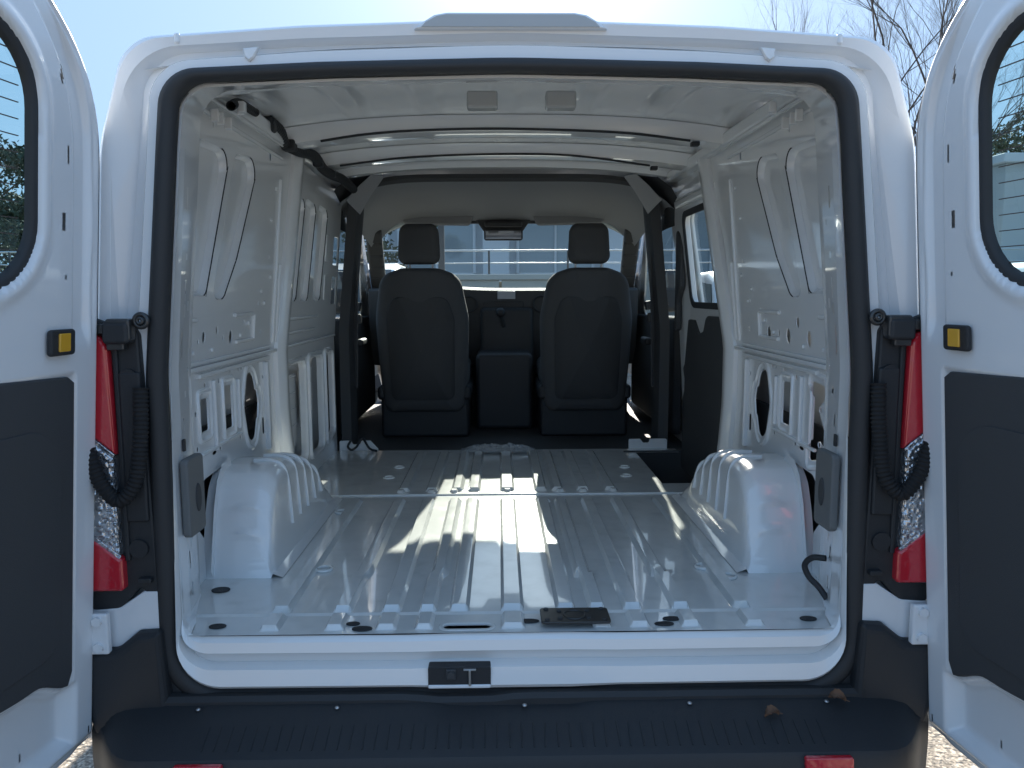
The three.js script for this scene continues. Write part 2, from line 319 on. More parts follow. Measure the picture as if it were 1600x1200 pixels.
// black trim beside the opening, tail lamps, hinges, hoses
for (const s of [-1, 1]) {
  const tr = P(van, 'corner_trim', side(s, plate(poly([[0.835, 0.73, 0.01], [0.85, 1.40, 0.02], [0.865, 1.425, 0.015], [0.93, 1.43, 0.02], [1.0, 1.455, 0.01], [1.0, 0.742, 0.02], [0.93, 0.748, 0.03], [0.87, 0.815, 0.01], [0.87, 0.735, 0.01]]), 0.026, [], 0.006, 2).translate(0, 0, -0.008)), M.plastic);
  PE(tr, 'trim_rib', side(s, [box(0.012, 0.5, 0.012, 0.902, 1.12, 0.02, 0.004), box(0.05, 0.35, 0.016, 0.872, 1.14, 0.02, 0.006), box(0.06, 0.05, 0.05, 0.885, 1.405, 0.03, 0.01)]), M.plastic);
  PE(tr, 'trim_cap', side(s, [cyl(0.022, 0.022, 0.012, 20).rotateX(Math.PI / 2).translate(0.875, 0.90, 0.02), cyl(0.022, 0.022, 0.012, 20).rotateX(Math.PI / 2).translate(0.875, 1.30, 0.02), box(0.03, 0.012, 0.03, 0.862, 0.825, 0.02, 0.003)]), M.plastic);
  // tail lamp: a lens in three fields, wrapped round the corner
  const lens = (ys) => side(s, plate(poly(ys, 3), 0.03, [], 0.008, 3).translate(0, 0, 0.01));
  const tl = P(van, 'tail_lamp', side(s, plate(poly([[0.904, 0.795, 0.01], [0.904, 1.41, 0.03], [1.02, 1.41, 0.03], [1.02, 0.795, 0.01]]), 0.03, [], 0.004).translate(0, 0, -0.016)), M.redLens);
  P(tl, 'red_lens', lens([[0.908, 1.127, 0], [0.912, 1.375, 0.02], [0.926, 1.40, 0.02], [1.015, 1.40, 0.01], [1.015, 1.215, 0]]), M.redLens);
  P(tl, 'clear_lens', lens([[0.914, 0.888, 0], [0.914, 1.12, 0], [1.015, 1.206, 0], [1.015, 0.972, 0]]), M.clearLens);
  P(tl, 'red_lens', lens([[0.908, 0.802, 0.01], [0.908, 0.878, 0], [1.015, 0.964, 0], [1.015, 0.802, 0.01]]), M.redLens);
  PE(tl, 'lens_rim', side(s, [bar([0.912, 1.123, 0.036], [1.015, 1.21, 0.036], 0.006, 0.01), bar([0.912, 0.883, 0.036], [1.015, 0.968, 0.036], 0.006, 0.01)]), M.clearLens);
  // upper check arm with its coil
  P(van, 'check_arm', side(s, [bar([0.862, 1.418, 0.02], [0.985, 1.41, 0.045], 0.016, 0.022), box(0.055, 0.05, 0.03, 0.88, 1.412, 0.035, 0.006), box(0.04, 0.018, 0.02, 0.89, 1.375, 0.035, 0.004)]), M.blackMetal);
  P(van, 'spring_coil', side(s, [new THREE.TorusGeometry(0.014, 0.006, 10, 24).translate(0.835, 1.432, 0.03), new THREE.TorusGeometry(0.006, 0.004, 8, 16).translate(0.835, 1.432, 0.036)]), M.blackMetal);
  // white lower hinge
  const hg = P(van, 'door_hinge', side(s, [plate(poly([[0.838, 0.70, 0.004], [0.838, 0.795, 0.004], [0.872, 0.795, 0.01], [0.93, 0.755, 0.03], [1.0, 0.75, 0.01], [1.0, 0.66, 0.01], [0.93, 0.655, 0.02], [0.885, 0.70, 0.02]]), 0.02, [], 0.004, 2).translate(0, 0, 0.0), box(0.055, 0.10, 0.02, 0.972, 0.705, 0.045, 0.006)]), M.paint);
  PE(hg, 'hinge_bolt', side(s, [cyl(0.012, 0.012, 0.01, 6).rotateX(Math.PI / 2).translate(0.966, 0.738, 0.058), cyl(0.012, 0.012, 0.01, 6).rotateX(Math.PI / 2).translate(0.966, 0.675, 0.058)]), M.paint);
  // wiring hose to the door
  P(van, 'wiring_hose', side(s, ribbed([[0.845, 1.28, 0.03], [0.846, 1.16, 0.045], [0.862, 1.06, 0.055], [0.895, 1.025, 0.06], [0.93, 1.06, 0.06], [0.958, 1.14, 0.06], [0.985, 1.22, 0.07]], 0.0175, 0.010, 0.0025)), M.hose);
}
// bumper
{
  const prof = (x) => { const e = sst(0.80, 1.02, Math.abs(x)); const dz = -0.16 * e * e; return [[0.02, 0.44 - 0.02], [0.022, 0.528], [0.05 + dz * 0.3, 0.522], [0.10 + dz * 0.6, 0.505], [0.168 + dz, 0.478], [0.182 + dz, 0.470], [0.190 + dz, 0.455], [0.194 + dz, 0.40], [0.19 + dz, 0.30], [0.15 + dz, 0.27]]; };
  const xs = steps(-1.01, 1.01, 80);
  const loops = xs.map((x) => prof(x).map(([z, y]) => V(x, y + (Math.abs(x) < 0.2 ? -0.010 * (1 - sst(0.13, 0.2, Math.abs(x))) * sst(0.5, 0.53, y) : 0), z)));
  const b = P(van, 'bumper', loft(loops, false, 0.5), M.plastic);
  for (const s of [-1, 1]) {
    P(b, 'bumper_corner', side(s, plate(poly([[0.81, 0.36, 0.02], [0.83, 0.705, 0.01], [0.885, 0.70, 0.03], [0.935, 0.66, 0.03], [1.005, 0.655, 0.02], [1.012, 0.50, 0.2], [0.97, 0.36, 0.12], [0.90, 0.29, 0.04], [0.81, 0.29, 0.02]]), 0.10, [], 0.02, 4).translate(0, 0, -0.05)), M.plastic);
    P(b, 'corner_filler', side(s, plate(poly([[0.70, 0.485, 0.002], [0.875, 0.485, 0.002], [0.875, 0.66, 0.002], [0.835, 0.66, 0.002], [0.826, 0.60, 0.02], [0.80, 0.553, 0.03], [0.76, 0.524, 0.03], [0.70, 0.514, 0.002]]), 0.012, [], 0.003).translate(0, 0, 0.002)), M.plastic);
    P(b, 'reflector', side(s, plate(poly([[0.645, 0.415, 0.004], [0.642, 0.466, 0.006], [0.75, 0.466, 0.006], [0.752, 0.42, 0.012]]), 0.014, [], 0.003, 2).translate(0, 0, 0.186)), M.redLens);
  }
  for (const x of [-0.742, -0.417, 0.025, 0.417, 0.744]) P(b, 'bumper_bolt', new THREE.SphereGeometry(0.006, 12, 8).scale(1, 0.6, 1).translate(x, 0.522, 0.062), M.steel);
  const tread = [];
  for (let i = 0; i < 52; i++) { const x = -0.7 + i * 0.0275; if (Math.abs(x) < 0.77) tread.push(bar([x, 0.503, 0.105], [x + rr(-0.002, 0.002), 0.480, 0.165], 0.003, 0.003, 0.001)); }
  tag(P(b, 'tread_ribs', tread, M.plastic), null, null, null, 'stuff');
  P(b, 'bumper_lip', loft(steps(-0.90, 0.90, 40).map((x) => { const dip = Math.abs(x + 0.12) < 0.14 ? 0.008 : 0; return [[0.018, 0.552], [0.036, 0.552], [0.046, 0.542], [0.046, 0.52], [0.02, 0.518]].map(([z, y]) => V(x, y - dip * (1 - sst(0.06, 0.14, Math.abs(x + 0.12))) - 0.012, z)); }), false, 0.5), M.seal);
}

// ---- cargo floor
const RIBS = [[0, 0.021], [0.137, 0.017], [0.2175, 0.014], [0.31, 0.017], [0.435, 0.016], [0.592, 0.016]];
{
  const cs = []; for (const [c, w] of RIBS) { cs.push([c, w]); if (c) cs.push([-c, w]); }
  const SL = 0.009;
  const xset = new Set(steps(-0.88, 0.88, 88).map((x) => +x.toFixed(4)));
  for (const [c, w] of cs) for (const d of [-w - SL, -w - SL * 0.5, -w, w, w + SL * 0.5, w + SL]) xset.add(+(c + d).toFixed(4));
    for (const x of steps(-0.176, -0.049, 24)) xset.add(+x.toFixed(4));
  const xs = [...xset].sort((a, b) => a - b).filter((x, i, l) => !i || x - l[i - 1] > 0.0015);
  const zb = [...steps(-0.004, -0.042, 13), 0.012, -0.004, -0.016, -0.084, -0.094, -0.104, -0.112, -0.124, -1.16, -1.176, -1.254, -1.258, -1.30, -1.316, -2.06, -2.08];
  const zs = [...new Set([...zb, ...steps(-0.14, -2.14, 60)].map((z) => +z.toFixed(4)))].sort((a, b) => b - a);
  const kink = (x, z) => (Math.abs(Math.abs(x) - 0.2175) < 0.035 || Math.abs(Math.abs(x) - 0.435) < 0.03 ? 0.012 * sst(-0.34, -0.40, z) * Math.sign(x) : 0);
  const h = (x, z) => {
    let y = 0;
    for (const [c, w] of cs) {
      const xx = x + kink(x, z);
      const t = 1 - clamp((Math.abs(xx - c) - w) / SL, 0, 1);
      if (!t) continue;
      const main = Math.min(sst(-0.112, -0.124, z), 1 - sst(-1.16, -1.176, z));
      const fwd = Math.abs(c) < 0.5 ? Math.min(sst(-1.30, -1.316, z), 1 - sst(-2.06, -2.08, z)) : 0;
      const rear = Math.abs(Math.abs(c) - 0.137) < 0.01 ? 0 : Math.min(1 - sst(-0.004, -0.016, -z - 0.012 + 0.0) * 0, sst(-0.004, -0.016, z), 1 - sst(-0.084, -0.094, z));
      y = Math.max(y, t * Math.max(main * 0.016, fwd * 0.013, rear * 0.013));
    }
    if (z < -1.256) y += 0.004;
    y += 0.004 * (sst(-0.096, -0.102, z) - sst(-0.104, -0.11, z));
    return y;
  };
  const well = (x, z) => x > 0.66 && x < 0.9 && z < -1.405 && z > -2.04;
  const slotIn = (x, z, g = 0) => Math.hypot(Math.max(0, Math.abs(x + 0.1125) - 0.0435), z + 0.022) < 0.014 + g;
  const holes = (x, z) => !well(x, z) && !slotIn(x, z, 0.003);
  const f = P(van, 'cargo_floor', grid(xs, zs, (x, z) => [x, FL + h(x, z), z], holes, 0.35), M.floor);
  P(van, 'floor_underside', box(1.9, 0.05, 2.1, 0, FL - 0.20, -1.1, 0.01), M.trim);
  PE(van, 'step_well', [box(0.26, 0.02, 0.66, 0.79, FL - 0.18, -1.72, 0.005), box(0.012, 0.18, 0.66, 0.654, FL - 0.095, -1.72, 0.002), box(0.26, 0.18, 0.012, 0.79, FL - 0.095, -1.40, 0.002), box(0.40, 0.22, 0.012, 0.80, FL - 0.10, -2.06, 0.002)], M.trim);
  P(f, 'floor_seam', box(1.36, 0.005, 0.004, 0, FL + 0.003, -1.256, 0.0015), M.floor);
  const stud = () => cyl(0.012, 0.022, 0.014, 6).rotateY(Math.PI / 6).scale(1, 1, 1.5);
  for (const [x, z] of [[-0.14, -1.375], [-0.14, -1.14], [0.146, -1.37], [0.146, -1.15], [-0.31, -1.30], [-0.435, -1.30], [0.31, -1.30], [0.435, -1.30], [0, -1.31], [-0.2175, -1.30], [0.2175, -1.30]]) P(f, 'floor_stud', stud().translate(x, FL + 0.007, z), M.floor);
  for (const [x, z] of [[0.569, -0.409], [-0.55, -0.42], [0.62, -0.33], [-0.62, -1.02], [0.55, -1.72], [-0.5, -1.75], [0.53, -1.55], [-0.52, -1.55]]) P(f, 'tie_down_boss', new THREE.TorusGeometry(0.022, 0.005, 8, 24).rotateX(Math.PI / 2).translate(x, FL + 0.004, z), M.floor);
  const disc = (x, z, a, b) => plate(ellipse(0, 0, a, b), 0.003, [], 0.0008).rotateX(-Math.PI / 2).translate(x, FL + 0.001, z);
  for (const [x, z, a, b] of [[-0.394, -0.041, 0.017, 0.011], [-0.367, -0.012, 0.025, 0.014], [0.397, -0.05, 0.024, 0.012], [0.371, -0.021, 0.024, 0.012], [-0.724, -0.035, 0.021, 0.014], [0.735, -0.041, 0.021, 0.014], [0.038, -0.045, 0.027, 0.012], [-0.80, -0.27, 0.025, 0.02]]) P(f, 'floor_plug', disc(x, z, a, b), M.plastic);
  const so = (g, y) => Array.from({ length: 40 }, (_, k) => { const a = k / 40 * Math.PI * 2, c = Math.cos(a); return V(-0.1125 + Math.sign(c) * 0.0435 + (0.014 + g) * c, FL + y, -0.022 - (0.014 + g) * Math.sin(a)); });
  P(f, 'drain_slot', loft([so(0.013, 0.001), so(0.010, 0.003), so(0.003, 0.003), so(0.0, 0.001), so(-0.0005, -0.003)], true, 0.5), M.floor);
  const pl = P(f, 'mounting_plate', plate(rrect(0.068, -0.008, 0.238, 0.078, 0.01), 0.007, [], 0.002, 2).rotateX(-Math.PI / 2).translate(0, FL + 0.013, -0.006), M.blackMetal);
  for (const [x, z] of [[0.083, -0.072], [0.083, -0.01], [0.222, -0.072], [0.222, -0.01], [0.115, -0.06], [0.115, -0.02], [0.185, -0.06], [0.185, -0.02]]) P(pl, 'plate_bolt', cyl(0.006, 0.006, 0.004, 12).translate(x, FL + 0.021, z), M.trim);
  P(pl, 'plate_boss', [new THREE.TorusGeometry(0.026, 0.003, 8, 28).rotateX(Math.PI / 2).translate(0.152, FL + 0.02, -0.04)], M.blackMetal);
  // kick plates where the floor meets the cab
  P(van, 'kick_plate', plate(poly([[-0.86, 0.67, 0.002], [-0.86, 0.735, 0.01], [-0.80, 0.735, 0.01], [-0.79, 0.715, 0.01], [-0.755, 0.715, 0.01], [-0.745, 0.735, 0.01], [-0.70, 0.735, 0.006], [-0.66, 0.69, 0.004], [-0.66, 0.67, 0.002]]), 0.01, [], 0.002).translate(0, 0, -2.16), M.inner);
  P(van, 'kick_plate', plate(poly([[0.64, 0.67, 0.002], [0.64, 0.735, 0.006], [0.70, 0.735, 0.004], [0.715, 0.715, 0.01], [0.745, 0.715, 0.01], [0.75, 0.735, 0.004], [0.84, 0.735, 0.01], [0.84, 0.67, 0.002]]), 0.01, [], 0.002).translate(0, 0, -2.15), M.inner);
  P(van, 'cab_wiring', tube([[-0.80, 0.735, -2.14], [-0.81, 0.71, -2.12], [-0.79, 0.695, -2.11], [-0.765, 0.71, -2.12], [-0.74, 0.75, -2.14], [-0.70, 0.70, -2.12], [-0.66, 0.69, -2.10]], 0.006), M.plastic);
  P(van, 'cable_loop', tube([[0.815, 0.70, -0.12], [0.80, 0.725, -0.14], [0.782, 0.745, -0.16], [0.772, 0.775, -0.165], [0.785, 0.80, -0.15], [0.812, 0.805, -0.13]], 0.008, 10), M.plastic);
}

// ---- wheel arches
for (const s of [-1, 1]) {
  // profile along z of the inner wall top: [z, y]
  const prof = [[-0.36, FL], [-0.38, 0.76], [-0.405, 0.85], [-0.44, 0.925], [-0.485, 0.962], [-0.55, 0.972], [-0.68, 0.966], [-0.82, 0.940], [-0.94, 0.895], [-1.04, 0.835], [-1.13, 0.76], [-1.21, FL]];
  const c = new THREE.CatmullRomCurve3(prof.map(([z, y]) => V(0, y, z)), false, 'catmullrom', 0.3);
  const N = 150, loops = [];
  for (let i = 0; i <= N; i++) {
    const p = c.getPoint(i / N), t = i / N, groove = -Math.max(0, 1 - Math.abs(p.y - 0.875) / 0.016, 1 - Math.abs(p.y - 0.80) / 0.016) * 0.009;
    const r = 0.055 * sst(FL, FL + 0.12, p.y), inX = 0.695, g = -groove;
    const l = [];
    l.push(V(0.885, p.y, p.z)); l.push(V(0.855, p.y + 0.0, p.z));
    for (const [k, q] of [[0.825, 0], [0.80, 0.2], [0.785, 1], [0.765, 1]]) l.push(V(k, p.y + (t < 0.35 ? g * 0.4 * q : 0), p.z + (t < 0.35 ? groove * -q : 0)));
    for (let k = 0; k <= 8; k++) { const a = k / 8 * Math.PI / 2; l.push(V(inX + r - r * Math.sin(a), p.y - r + r * Math.cos(a), p.z + (t < 0.35 && k < 5 ? -groove * (1 - k / 5) : 0))); }
    l.push(V(inX - 0.006, Math.max(FL, lerp(FL, p.y - r, 0.35)), p.z)); l.push(V(inX - 0.012, FL + 0.012, p.z)); l.push(V(inX - 0.04, FL + 0.002, p.z));
    loops.push(l);
  }
  const a = P(van, 'wheel_arch', side(s, loft(loops, false, 0.7)), M.inner);
  // pressed ribs on the inner flank
  for (const z of [-0.60, -0.70, -0.80, -0.90, -1.00]) {
    let top = 0; for (let i = 0; i <= 200; i++) { const p = c.getPoint(i / 200); if (Math.abs(p.z - z) < 0.02) top = Math.max(top, p.y); }
    P(a, 'arch_rib', side(s, tube([[0.80, top + 0.001, z], [0.75, top + 0.001, z], [0.715, top - 0.012, z], [0.699, top - 0.05, z], [0.692, lerp(FL, top, 0.55), z], [0.689, FL + 0.09, z - 0.005]], 0.007, 6, 28)), M.inner);
  }
  P(a, 'arch_flange', side(s, loft([0, 1].map((k) => prof.slice(0, 6).map(([z, y]) => V(0.852, y + (k ? 0.028 : 0), z + (k ? 0.018 : 0)))), false, 0)), M.inner);
}

// ---- side walls: inner panels with bays and openings, in (z, y), leaning above the belt
const tiltAt = (y) => 0.868 - Math.max(0, y - 1.285) * 0.085;
function wallPlate(pts, holes, depth = 0.004) {                   // pts in (u = -z, y); faces the cabin at x = 0.868
  return plate(pts, depth, holes, 0.0015).rotateY(Math.PI / 2);   // u -> -z, thickness -> +x
}
function lean(g, x0 = 0.868, y0 = 1.285, k = 0.085) { g = g.clone(); const p = g.attributes.position; for (let i = 0; i < p.count; i++) p.setX(i, p.getX(i) + x0 - Math.max(0, p.getY(i) - y0) * k); return g; }
function dish(pts, depth, lip = 0.012) {                           // a pressed panel: border loop, step, field
  const v = pts.map((p) => V(0, p.y, -p.x)), cx = pts.reduce((a, p) => a + p.x, 0) / pts.length, cy = pts.reduce((a, p) => a + p.y, 0) / pts.length;
  const shrink = (d, x) => pts.map((p) => { const dx = p.x - cx, dy = p.y - cy, L = Math.hypot(dx, dy); return V(x, cy + dy * (L - d) / L, -(cx + dx * (L - d) / L)); });
  const rim = loft([v, shrink(0.002, depth * 0.3), shrink(lip * 0.8, depth * 0.9), shrink(lip, depth)], true, 0.9);
  const sh = new THREE.Shape(pts.map((p) => { const dx = p.x - cx, dy = p.y - cy, L = Math.hypot(dx, dy); return new THREE.Vector2(cx + dx * (L - lip + 0.001) / L, cy + dy * (L - lip + 0.001) / L); }));
  const f = new THREE.ShapeGeometry(sh).rotateY(Math.PI / 2).translate(depth, 0, 0);
  return [rim, f];
}
const bayA = poly([[0.25, 1.49, 0.03], [0.405, 1.485, 0.03], [0.56, 1.905, 0.05], [0.25, 1.895, 0.03]]);
const bayB = poly([[0.455, 1.475, 0.03], [0.545, 1.475, 0.05], [0.65, 1.60, 0.2], [0.80, 1.87, 0.07], [0.765, 1.922, 0.06], [0.60, 1.908, 0.04]]);
const bayA2 = poly([[0.30, 1.50, 0.03], [0.425, 1.50, 0.03], [0.60, 1.90, 0.05], [0.30, 1.895, 0.03]]);
for (const s of [-1, 1]) {
  const front = s < 0 ? 1.13 : 1.14;
  const up = P(van, 'upper_side_panel', side(s, lean(wallPlate(poly([[0.20, 1.285, 0], [front, 1.285, 0.02], [front + 0.05, 1.66, 0.4], [front + (s < 0 ? 0.12 : 0.22), 2.02, 0.03], [0.20, 2.02, 0]]), [bayA, bayB, ...(s < 0 ? [[-0.62, 1.36, 0.038], [-0.50, 1.385, 0.022], [-0.55, 1.36, 0.016], [-0.40, 1.37, 0.03], [-0.36, 1.36, 0.012], [-0.74, 1.40, 0.012], [-0.92, 1.36, 0.014], [-0.88, 1.46, 0.012], [-0.98, 1.62, 0.012], [-0.95, 1.96, 0.03], [-0.42, 1.955, 0.014]] : [[-0.42, 1.355, 0.045], [-0.58, 1.355, 0.045], [-0.75, 1.355, 0.045], [-0.50, 1.40, 0.03], [-0.66, 1.36, 0.02], [-0.82, 1.43, 0.012], [-0.95, 1.36, 0.014], [-0.98, 1.60, 0.012], [-0.95, 1.96, 0.03], [-0.5, 1.955, 0.014]]).map(([z, y, h]) => ellipse(-z, y, h * 0.34, h * 0.5, 16))]))), M.inner);
  for (const b of [bayA, bayB]) {
    P(up, 'bay_panel', dish(b, 0.022).map((g) => side(s, lean(g))), M.inner);
    const fr = b.slice(b === bayA ? 10 : 10, b === bayA ? 27 : 45);                // front edge of the pressing, where a dark tube paints in the gap shade
    P(up, 'gap_shade_line', side(s, lean(tube(fr.map((p) => [0.001, p.y, -p.x]), 0.0019, 6, 60))), M.seal);
  }
  PE(up, 'belt_ridge', side(s, [bar([0.862, 1.285, -0.28], [0.862, 1.285, -front + 0.05], 0.02, 0.014, 0.005), bar([0.862, 1.455, -0.30], [0.862, 1.455, -0.62], 0.006, 0.006, 0.002)]), M.inner);
  PE(up, 'cant_rail', side(s, [bar([0.826, 1.93, -0.22], [0.826, 1.95, -1.14], 0.010, 0.012, 0.004), bar([0.815, 2.035, -0.22], [0.815, 2.04, -2.2], 0.07, 0.05, 0.012), bar([0.78, 2.00, -0.24], [0.795, 2.015, -1.12], 0.012, 0.012, 0.005)]), M.inner);
  // swages, brackets and weld nuts pressed into the panel
  const lx = (y) => 0.866 - Math.max(0, y - 1.285) * 0.085;
  PE(up, 'swage', [[[1.42, -0.27], [1.42, -0.34]], [[1.425, -0.64], [1.425, -0.83]], [[1.34, -0.66], [1.34, -0.83]], [[1.425, -0.835], [1.34, -0.835]], [[1.31, -1.06], [1.90, -1.075]], [[1.31, -1.10], [1.60, -1.112]], [[1.975, -0.30], [1.975, -1.08]], [[1.30, -0.28], [1.30, -1.02]]].map(([[y0, z0], [y1, z1]]) => side(s, bar([lx(y0), y0, z0], [lx(y1), y1, z1], 0.012, 0.012, 0.005))), M.inner);
  PE(up, 'weld_nut', [[1.36, -0.70], [1.395, -0.78], [1.46, -0.94], [1.55, -1.0], [1.75, -0.98], [1.86, -1.02], [1.50, -0.90], [1.33, -0.32], [1.33, -0.46]].map(([y, z]) => side(s, cyl(0.005, 0.007, 0.006, 12).rotateZ(Math.PI / 2).translate(lx(y) - 0.002, y, z))), M.inner);
  PE(up, 'roof_bracket_clip', [-0.36, -0.40, -0.46].map((z) => side(s, box(0.022, 0.034, 0.012, 0.785, 1.965, z, 0.004))), M.inner);
  // lower panel with its openings
  const hole1 = s < 0 ? rrect(0.375, 1.10, 0.435, 1.195, 0.008) : poly([[0.29, 1.03, 0.01], [0.41, 1.0, 0.01], [0.41, 1.06, 0.006], [0.395, 1.065, 0.004], [0.395, 1.19, 0.004], [0.41, 1.20, 0.006], [0.41, 1.235, 0.01], [0.32, 1.23, 0.01], [0.31, 1.12, 0.2]]);
  const hole2 = rrect(0.565, 1.075, 0.635, 1.21, 0.008);
  const hole3 = poly([[0.745, 1.12, 0.05], [0.775, 1.01, 0.05], [0.84, 0.985, 0.04], [0.875, 1.06, 0.006], [0.885, 1.065, 0.004], [0.90, 1.12, 0.1], [0.885, 1.16, 0.004], [0.87, 1.165, 0.006], [0.85, 1.22, 0.05], [0.785, 1.235, 0.05]]);
  const hole4 = poly([[0.93, 1.0, 0.01], [0.955, 0.99, 0.01], [0.955, 1.05, 0.012], [0.93, 1.06, 0.012]]);
  const lowPts = poly([[0.20, 0.94, 0], [0.33, 0.93, 0.02], [0.38, 0.965, 0.04], [0.55, 0.972, 0.2], [1.05, 0.86, 0.03], [front, 0.80, 0.1], [front, 1.285, 0], [0.20, 1.285, 0]]);
  const lo = P(van, 'lower_side_panel', side(s, lean(wallPlate(lowPts, [hole1, hole2, hole3, hole4, ...[[-0.42, 1.232], [-0.50, 1.232], [-0.53, 1.232], [-0.63, 1.247], [-0.705, 1.25], [-0.735, 1.25], [-0.345, 1.16], [-0.345, 1.06], [-0.52, 1.03], [-0.70, 1.03], [-0.955, 1.20], [-1.02, 1.12], [-1.02, 1.22], [-0.26, 1.16], [-0.26, 1.02]].map(([z, y]) => ellipse(-z, y, 0.0065, 0.0075, 12)), ellipse(0.47, 0.995 + 0.03, 0.018, 0.005, 12)]), 0.872)), M.inner);
  PE(lo, 'pressed_frame', [hole1, hole2, hole3].map((h, i) => {
    const cx = h.reduce((a, p) => a + p.x, 0) / h.length, cy = h.reduce((a, p) => a + p.y, 0) / h.length;
    const grow = (d, x) => h.map((p) => { const dx = p.x - cx, dy = p.y - cy, L = Math.hypot(dx, dy); return V(x, cy + dy * (L + d) / L, -(cx + dx * (L + d) / L)); });
    return side(s, lean(loft([grow(0.034, 0.0005), grow(0.029, -0.006), grow(0.022, -0.007), grow(0.014, -0.002), grow(0.001, -0.001), grow(-0.001, 0.004)], true, 0.5), 0.872));
  }), M.inner);
  PE(lo, 'panel_rib', side(s, [bar([0.868, 1.262, -0.36], [0.868, 1.262, -1.02], 0.016, 0.014, 0.005), bar([0.868, 1.03, -0.48], [0.868, 1.24, -0.48], 0.012, 0.018, 0.005), bar([0.868, 1.06, -0.69], [0.868, 1.22, -0.69], 0.012, 0.018, 0.005), bar([0.868, 1.04, -0.36], [0.868, 1.045, -0.70], 0.012, 0.010, 0.004), bar([0.866, 0.93, -0.98], [0.866, 1.25, -0.98], 0.02, 0.025, 0.006)]), M.inner);
  // filler between the pillar and the arch, and the dark pocket behind
  P(van, 'pillar_foot', side(s, [plate(poly([[0.10, 0.675, 0], [0.36, 0.675, 0.01], [0.36, 0.80, 0.01], [0.30, 0.86, 0.02], [0.10, 0.92, 0]]), 0.004, [rrect(0.243, 0.82, 0.259, 0.84, 0.003), rrect(0.243, 0.763, 0.259, 0.797, 0.003), rrect(0.283, 0.71, 0.298, 0.73, 0.003)], 0.001).rotateY(Math.PI / 2).translate(0.873, 0, 0)]), M.inner);
  // pillar at the wheel arch front
  P(van, 'mid_pillar', side(s, lean(loft([[0.012, 0], [-0.012, 0.005], [-0.030, 0.03], [-0.032, 0.075], [-0.014, 0.10], [0.02, 0.11]].map(([x, dz]) => steps(0.70, 2.02, 30).map((y) => { const fl = 0.10 * (1 - sst(0.80, 1.10, y)); return V(x, y, -front - 0.0 - (dz - 0.04) - (y > 1.285 ? (y - 1.285) * (s < 0 ? 0.16 : 0.3) : 0) + fl * 0.5 - fl); })), false, 0.7), 0.868)), M.inner);
}
for (const s of [-1, 1]) P(van, 'wheelhouse_liner', side(s, box(0.012, 0.50, 1.02, 0.935, 0.84, -0.68, 0.003)), M.trim);
for (const s of [-1, 1]) P(van, 'roof_side_rail', side(s, bar([0.855, 1.985, -1.08], [0.855, 1.985, -2.40], 0.05, 0.13, 0.015)), M.inner);
P(van, 'side_liner', box(0.008, 0.66, 1.06, -0.945, 0.96, -1.69, 0.002), M.inner);
P(van, 'pillar_backing', box(0.008, 0.50, 0.24, -0.915, 1.60, -2.06, 0.002), M.grey);
